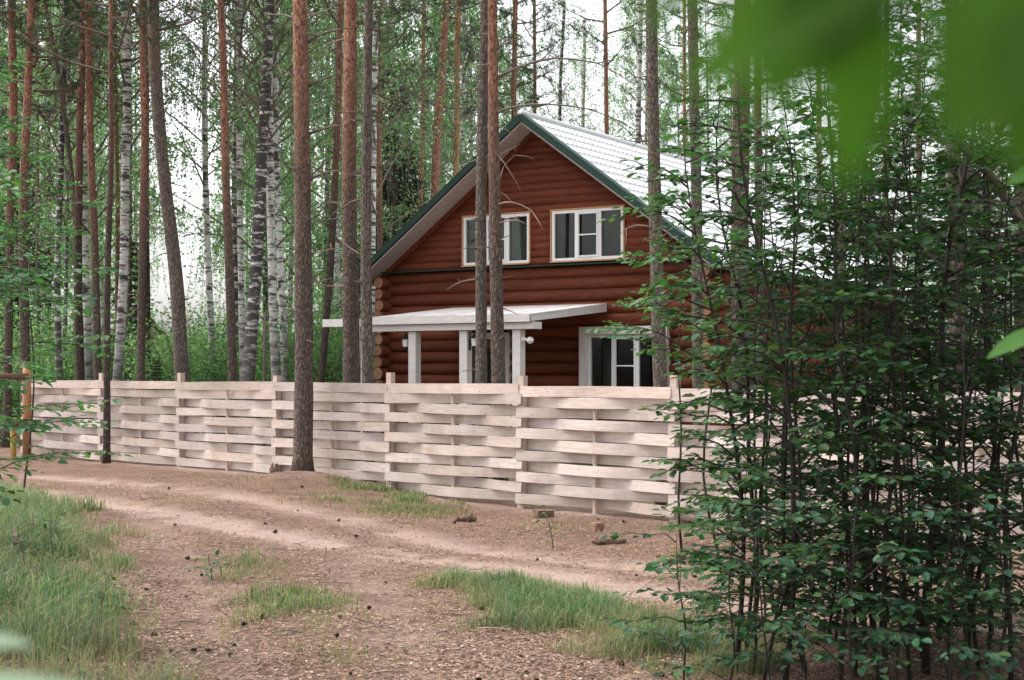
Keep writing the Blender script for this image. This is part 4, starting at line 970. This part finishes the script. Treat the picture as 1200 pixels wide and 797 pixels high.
for i, (px, d, h) in enumerate(((800, 7.9, .9), (850, 7.5, 1.2), (905, 7.3, 1.1), (950, 7.6, 1.3), (1010, 7.2, 1.1), (1060, 7.5, 1.3), (1110, 7.2, 1.2), (1160, 7.4, 1.3), (1200, 7.2, 1.4), (880, 8.4, 1.3), (1130, 8.4, 1.6), (985, 8.6, 1.5), (1080, 8.9, 1.6))):
    x = (px - CX) / F * d
    sapling("leafy_sapling", "sapling", (x, d, H(x, d) - .02), h, rs, "low leafy shoot at the foot of the thicket by the bottom edge", "low shoots of the thicket", (rs.uniform(-.1, .1), rs.uniform(-.05, .05)), int(11 * h), .6, .06, (.03, .075, .035), twigs=3, zlo=.12, r0=.008)
for i in range(16):
    px = rs.uniform(880, 1190); d = rs.uniform(7.6, 10.5); h = rs.uniform(2.6, 4.2); x = (px - CX) / F * d
    sapling("leafy_sapling", "sapling", (x, d, H(x, d) - .02), h, rs, "thin whip-like sapling stem with few leaves inside the dense thicket", "saplings of the thicket", (rs.uniform(-.09, .09), rs.uniform(-.05, .05)), int(4 * h), .6, .058, (.03, .072, .03), twigs=4, zlo=1.4, r0=rs.uniform(.008, .014))
# pale sapling behind, left of the thicket with lighter leaves before the house corner
for px, d, h, lb in ((850, 12.0, 3.7, "lighter green sapling before the right house corner"), (800, 14.5, 3.6, "thin light green sapling leaning before the lower right window")):
    x = (px - CX) / F * d; sapling("leafy_sapling", "sapling", (x, d, H(x, d)), h, rs, lb, "saplings of the thicket", (-.01, 0), 15, .75, .068, (.05, .115, .04), twigs=5, zlo=1.9, r0=.014, bias=math.pi)
# left side
for px, d, h, lb, z_, b_, nb_ in ((-70, 9.2, 3.0, "light leaved sapling reaching in from the left picture edge", .9, 0, 24), (-45, 13.5, 4.6, "taller light leaved sapling at the left edge before the pines", 1.9, 0, 24), (25, 17.5, 4.3, "light green sapling before the left end of the fence", 2.2, 0, 18), (-130, 8.0, 2.4, "low sapling at the left edge hanging over the grass", .7, 0, 16)):
    x = (px - CX) / F * d; sapling("leafy_sapling", "sapling", (x, d, H(x, d)), h, rs, lb, "saplings at the left edge", (.02, 0), int(nb_ * 1.1), 1.05, .06, (.05, .12, .045), twigs=5, zlo=z_, r0=.014, bias=b_)
for px, py, h, lb, c_ in ((68, 690, .55, "small weedy shoot standing in the long grass on the left bank", (.05, .09, .04)), (28, 700, .5, "brownish weedy shoot at the left bank's dry spot", (.1, .06, .045)), (115, 735, .4, "small weedy shoot low in the bank grass near the track", (.05, .1, .045)), (248, 678, .22, "tiny green seedling at the tip of the middle grass strip", (.07, .15, .07)), (648, 632, .5, "thin grassy weed before the right fence post foot", (.12, .16, .06))):
    x, y = G(px, py); sapling("weed_shoot", "weed", (x, y, H(x, y) - .01), h, rs, lb, None, (rs.uniform(-.2, .2), 0), 12, .16, .045, c_, twigs=1, zlo=.05, r0=.005, spacing=.03)
# bare leaning bough in the thicket
q0, q1 = P(1168, 214, 9.4), P(1085, 130, 9.0)
bo = empty("leaning_bough", (q0.x + .9, 9.4, H(q0.x + .9, 9.4)), "bare broken bough leaning left above the thicket", "branch")
o_ = bo.location
MB().tube([Vector((0, 0, -.1)), Vector((-.15, 0, 1.2)), Vector((-.45, 0, 2.3)), q0 - o_, q0.lerp(q1, .5) - o_ + Vector((0, 0, .03)), q1 - o_], [.04, .036, .032, .03, .026, .02], 9).build("stem", M['twig'], bo, True)
MB().tube([q0.lerp(q1, .3) - o_, q0.lerp(q1, .3) - o_ + Vector((-.12, .02, -.2)), q0.lerp(q1, .3) - o_ + Vector((-.2, .05, -.32))], [.016, .012, .006], 6).build("broken_stub", M['twig'], bo, True)

# ------------------------------------------------------------------ leaves close to the lens (real leaves on real twigs, out of focus)
def near_sprig(loc, label, stem_pts, leaf_list, col, group):
    root = empty("overhanging_sapling", loc, label, "sapling", group); o = Vector(loc)
    MB().tube([Vector(p) - o for p in stem_pts], [.012 * (1 - .8 * i / (len(stem_pts) - 1)) for i in range(len(stem_pts))], 8).build("stem", M['stem'], root, True)
    Vv, Ff, Cc = [], [], []; tw = MB()
    for (bx, by, tx, ty, d, wd, nrm_) in leaf_list:
        a, b = P(bx, by, d) - o, P(tx, ty, d * .97) - o; L = (b - a).length; D = (b - a).normalized(); Nn = Vector(nrm_).normalized(); S = Nn.cross(D).normalized(); Nn = D.cross(S); k = len(Vv)
        W = wd * d / F; m_ = 10
        for i in range(m_ + 1):
            t = i / m_; hw = W / 2 * (math.sin(math.pi * min(1, t ** .75)) ** .8 if 0 < t < 1 else 0.01)
            for s in (-1, 0, 1): Vv.append(tuple(a + D * L * t + S * s * hw + Nn * (.18 * hw * abs(s) - .1 * L * t * t)))
        for i in range(m_):
            for s in range(2): e = k + i * 3 + s; Ff.append((e, e + 1, e + 4, e + 3))
        Cc += [tuple(x * random.Random(k).uniform(.85, 1.15) for x in col)] * (3 * (m_ + 1))
        tw.tube([a, a + (Vector(stem_pts[-1]) - o - a) * .6 + Vector((0, 0, .01)), Vector(stem_pts[-1]) - o], [.0015, .002, .003], 5)
    mb = MB(); mb.v = Vv; mb.f = Ff; mb.c = Cc; mb.build("foliage", M['leaf_near'], root, True); tw.build("twigs", M['stem'], root)
Dn = .27
near_sprig((.75, .6, H(.75, .6)), "out of focus green leaves hanging into the top right corner close to the camera",
           [(.75, .6, 0), (.74, .6, 1.2), (.6, .58, 2.0), (.34, .42, 2.0), (.115, .27, 1.915)],
           [(1075, -110, 800, 95, Dn, 135, (.1, -1, .5)), (1040, -90, 880, 130, Dn, 120, (0, -1, .4)), (1010, -30, 1000, 220, Dn, 105, (.1, -1, .3)), (1215, -40, 1115, 165, Dn * .95, 170, (-.1, -1, .4)), (1260, -20, 1190, 200, Dn * .95, 150, (-.2, -1, .3)),
            (1000, -150, 740, 20, Dn * 1.05, 90, (0, -1, .5)), (1060, -160, 960, 60, Dn, 170, (.1, -1, .4)), (1300, 60, 1180, 120, Dn, 110, (0, -1, .3))],
           (.05, .125, .012), "out of focus leaves near the camera")
near_sprig((-.62, .8, H(-.62, .8)), "pale blurred leaves at the bottom left corner close to the camera", [(-.62, .8, 0), (-.6, .8, .9), (-.48, .8, 1.5), (-.36, .78, 1.6)],
           [(-90, 800, 130, 792, .72, 40, (0, -.25, 1)), (-90, 760, 35, 742, .75, 50, (0, -.3, 1))], (.2, .27, .19), "out of focus leaves near the camera")
near_sprig((1.15, 2.6, H(1.15, 2.6)), "single bright leaf poking in at the right picture edge", [(1.15, 2.6, 0), (1.14, 2.6, 1.0), (1.08, 2.6, 1.7), (1.02, 2.6, 1.86)],
           [(1225, 385, 1158, 412, 2.55, 26, (.1, -.6, 1)), (1240, 196, 1184, 208, 2.2, 28, (0, -.8, .7))], (.06, .15, .035), "out of focus leaves near the camera")

# ------------------------------------------------------------------ grass
def grass(name, n, sampler, hgt_rng, cols, label, seed, wid=.0028, lean=.8):
    rg = np.random.default_rng(seed); x, y, den = sampler(rg, n); n = len(x)
    z = hgt(x, y) - .01; L = rg.uniform(*hgt_rng, n) * (.55 + .45 * den); az = rg.uniform(0, 2 * np.pi, n); ln = np.abs(rg.normal(0, lean, n)) 
    dx, dy = np.cos(az) * ln, np.sin(az) * ln; wv = np.stack([-np.sin(az + rg.normal(0, .8, n)), np.cos(az), np.zeros(n)], 1) * (wid * rg.uniform(.6, 1.5, n) * np.clip(y / 10, .8, 2))[:, None]
    b = np.stack([x, y, z], 1); m1 = b + np.stack([dx * L * .22, dy * L * .22, L * .55], 1); tp = b + np.stack([dx * L * .8, dy * L * .8, L * (1 - .25 * np.minimum(1, ln))], 1)
    v = np.stack([b - wv, b + wv, m1 + wv * .8, m1 - wv * .8, tp], 1).reshape(-1, 3); i = np.arange(n)[:, None] * 5
    f4 = (i + [0, 1, 2, 3]).tolist(); f3 = (i + [3, 2, 4]).tolist()
    c = np.array(cols)[rg.integers(0, len(cols), n)] * rg.uniform(.7, 1.3, (n, 1)); dr = np.clip(.8 - 1.2 * den + (vnoise(x, y, .8, 71) - .5) * .9, 0, .8)[:, None]; c = c * (1 - dr) + np.array([.25, .21, .125]) * dr * rg.uniform(.6, 1.2, (n, 1)); c = c * (.8 + .45 * vnoise(x, y, .5, 72))[:, None]; c = np.repeat(c, 5, 0)
    me = bpy.data.meshes.new(name); me.from_pydata(v.tolist(), [], f4 + f3); me.materials.append(M['blade'])
    ca = me.color_attributes.new("tint", 'FLOAT_COLOR', 'POINT'); ca.data.foreach_set("color", np.concatenate([c, np.ones((len(c), 1))], 1).ravel()); me.update()
    return tag(link(name, me), label, "grass", kind="stuff")
def in_poly(poly, edge, clump, gain=1.0, seed=9, vis=True):
    xs_ = [p[0] for p in poly]; ys_ = [p[1] for p in poly]
    def s(rg, n):
        k = n * 12; x = rg.uniform(min(xs_) - .4, max(xs_) + .4, k); y = rg.uniform(max(6.8, min(ys_) - .4), max(ys_) + .4, k)
        sd_ = signed(x, y, poly) + (vnoise(x, y, .5, seed) - .5) * .9 + (vnoise(x, y, .17, seed + 5) - .5) * .5; den = sstep(-.1, edge, sd_) * sstep(clump, clump + .3, vnoise(x, y, .35, seed + 1) * .6 + vnoise(x, y, 1.2, seed + 2) * .4) * gain
        den = den * (np.abs(x) < y * .40 + .5); ok = rg.random(k) < den; i = np.nonzero(ok)[0][:n]; return x[i], y[i], den[i]
    return s
GRN = [(.07, .14, .062), (.09, .165, .078), (.12, .185, .1), (.05, .11, .05), (.2, .2, .125)]
DRY = [(.16, .17, .08), (.24, .21, .11), (.11, .15, .06), (.3, .24, .14)]
grass("grass", 46000, in_poly(BANK, .9, .08, 1.0, 9), (.1, .36), GRN + [(.26, .22, .13), (.2, .19, .12)], "long fine green grass on the bank left of the track", 1)
grass("grass", 19000, in_poly(WEDGE, 1.1, .2, .95, 19), (.07, .27), GRN + [(.24, .21, .12)], "green grass island between the two wheel tracks", 2)
grass("grass", 3600, in_poly(PATCH, .9, .3, .7, 29), (.05, .22), GRN[:3] + DRY, "thin grass strip in the middle of the near track", 3)
grass("grass", 4200, in_poly(STRIP, 1.0, .3, .7, 39), (.05, .18), DRY + GRN[:2], "dry grass along the foot of the fence", 4)
def scat(rg, n):
    x = rg.uniform(-9, 9, n * 3); y = rg.uniform(7.5, 22, n * 3); s, g = ground_mix(x, y)
    den = np.clip(.75 - s * 1.6, 0, 1) * sstep(.5, .8, vnoise(x, y, .8, 51)) * (y < FENCE_Y(x) - .1) * (np.abs(x) < y * .4 + .5); i = np.nonzero(rg.random(n * 3) < den)[0][:n]; return x[i], y[i], den[i]
grass("grass", 7000, scat, (.04, .13), DRY + GRN[:2], "scattered short grass blades on the brown litter", 5)

# litter: needles, straw, bark flakes
rg = np.random.default_rng(8); n = 330000
u = rg.random(n); y = 7.6 / (1 - u * .68); x = (rg.random(n) * 2 - 1) * (y * .385 + .3)
s, g = ground_mix(x, y); keep = (rg.random(n) < np.clip(1.0 - .85 * s, .12, 1) * (.35 + .9 * sstep(.3, .65, vnoise(x, y, .8, 81) * .6 + vnoise(x, y, .25, 82) * .4))) & (y < FENCE_Y(x) + .3); x, y = x[keep], y[keep]; n = len(x)
z = hgt(x, y) + .004 + rg.random(n) * .008; az = rg.uniform(0, 6.28, n); D = np.stack([np.cos(az), np.sin(az), rg.normal(0, .12, n)], 1)
kind = rg.random(n); L = np.where(kind < .7, rg.uniform(.03, .1, n), rg.uniform(.012, .036, n)); W = np.where(kind < .7, rg.uniform(.0028, .0055, n), L * .6)
cols = np.array([(.22, .13, .09), (.3, .21, .155), (.1, .058, .042), (.38, .29, .22), (.045, .028, .022), (.26, .15, .1)])[rg.integers(0, 6, n)] * rg.uniform(.7, 1.2, (n, 1))
lm = leaves("needle_litter", np.stack([x, y, z], 1), D, rg.normal(0, .25, (n, 3)) + [0, 0, 1], L, W, cols, M['tint'], False)
tag(link("needle_litter", lm), "fallen needles, straw and bark flakes on the track", "litter", kind="stuff")

# ------------------------------------------------------------------ cones, sticks and wood bits on the ground
cm = MB(); rc_ = random.Random(6)
for i in range(7):
    t = i / 6; r_ = .019 * math.sin(math.pi * (.12 + .8 * t)) ; 
    for k in range(8):
        a = k * .785 + i * .4; o = Vector((math.cos(a), math.sin(a), 0)); c0 = Vector((0, 0, .006 + .042 * t))
        cm.add([c0 + o * r_ * .4, c0 + Vector((math.cos(a + .35), math.sin(a + .35), 0)) * r_ + Vector((0, 0, .006)), c0 + o * r_ * 1.35 + Vector((0, 0, .01)), c0 + Vector((math.cos(a - .35), math.sin(a - .35), 0)) * r_ + Vector((0, 0, .006))], [(0, 1, 2, 3)])
cm.tube([(0, 0, 0), (0, 0, .025), (0, 0, .055)], [.01, .014, .004], 8); cmesh = cm.mesh("pine_cone", M['cone'])
k = 0
while k < 70:
    py = 565 + 232 * rc_.random() ** .8; px = rc_.uniform(60, 860); x, y = G(px, py)
    if y > FENCE_Y(x) - .4: continue
    o = link("pine_cone", cmesh, None, (x, y, H(x, y) + .018)); o.rotation_euler = (rc_.uniform(1.2, 1.9), rc_.uniform(-.3, .3), rc_.uniform(0, 6.28)); s = rc_.uniform(.5, .95); o.scale = (s,) * 3
    tag(o, "small dark pine cone lying on the brown track", "pine cone", "pine cones on the track"); k += 1
for i in range(26):
    py = rc_.uniform(600, 790); px = rc_.uniform(170, 760); x, y = G(px, py); ln = rc_.uniform(.1, .34); a = rc_.uniform(-.6, .6); m_ = MB()
    pts = [Vector((math.cos(a) * ln * (t - .5), math.sin(a) * ln * (t - .5) + .03 * ln * math.sin(t * 5 + i), .012 + .012 * math.sin(t * 4))) for t in (0, .25, .5, .75, 1)]
    m_.tube(pts, [.004, .005, .0045, .004, .002], 6); m_.tube([pts[2], pts[2] + Vector((.07, .06, .012))], [.004, .002], 5)
    tag(m_.build("fallen_stick", M['twig'] if i % 3 else M['twig_pale'], None, True, (x, y, H(x, y))), "thin fallen stick lying on the litter of the track", "stick", "sticks on the track")
def chunk(px, py, size, mat, label, name, cat, rz=0, seed=0):
    x, y = G(px, py); z0 = H(x, y); rr = random.Random(seed); m_ = MB(); n_ = 7; a, b, c = size; pts = []
    for i in range(n_ + 1):
        t = i / n_ - .5; pts.append((t * a, rr.uniform(-.05, .05) * a, c * .42 + rr.uniform(-.08, .08) * c))
    m_.tube(pts, [c * .5 * (.55 + .45 * math.sin(math.pi * (i + .7) / (n_ + 1.4))) for i in range(n_ + 1)], 9, True, jit=.16, rng=rr)
    for i in range(5):
        t = rr.uniform(-.4, .4) * a; m_.tube([(t, 0, c * .6), (t + rr.uniform(-.06, .06), rr.uniform(-.05, .05), c * (1 + rr.random() * .35))], [c * .16, c * .04], 5)
    o = tag(m_.build(name, M[mat], None, False, (x, y, z0)), label, cat); o.rotation_euler = (0, 0, rz); return o
chunk(546, 604, (.26, .14, .1), 'block', "dark rotten log chunk lying below the fence's middle panel", "log_chunk", "log chunk", .2, 1)
chunk(714, 628, (.38, .16, .07), 'block', "long piece of loose bark lying before the fence under the right window", "bark_piece", "bark", .3, 2)
st = chunk(321, 564, (.14, .14, .16), 'block', "small dark mossy stump left of the mound pine", "small_stump", "stump", .1, 3)
for px, py, s, mat, lb in ((637, 597, (.24, .16, .1), 'block', "dark wooden block lying right of the exposed fence post foot"), (700, 612, (.13, .12, .11), 'cut', "small reddish cut wood block under the fence's right panel")):
    x, y = G(px, py); bm = bmesh.new(); bmesh.ops.create_cube(bm, size=1); bmesh.ops.scale(bm, vec=s, verts=bm.verts); bmesh.ops.bevel(bm, geom=bm.edges[:], offset=.012, segments=2, affect='EDGES')
    bmesh.ops.subdivide_edges(bm, edges=bm.edges[:], cuts=1)
    for v_ in bm.verts: v_.co += Vector((rc_.uniform(-1, 1), rc_.uniform(-1, 1), rc_.uniform(-1, 1))) * .005
    me = bpy.data.meshes.new("wood_block"); bm.to_mesh(me); bm.free(); me.materials.append(M[mat])
    o = tag(link("wood_block", me, None, (x, y, H(x, y) + s[2] * .42)), lb, "wood block"); o.rotation_euler = (.08, .05, .5)
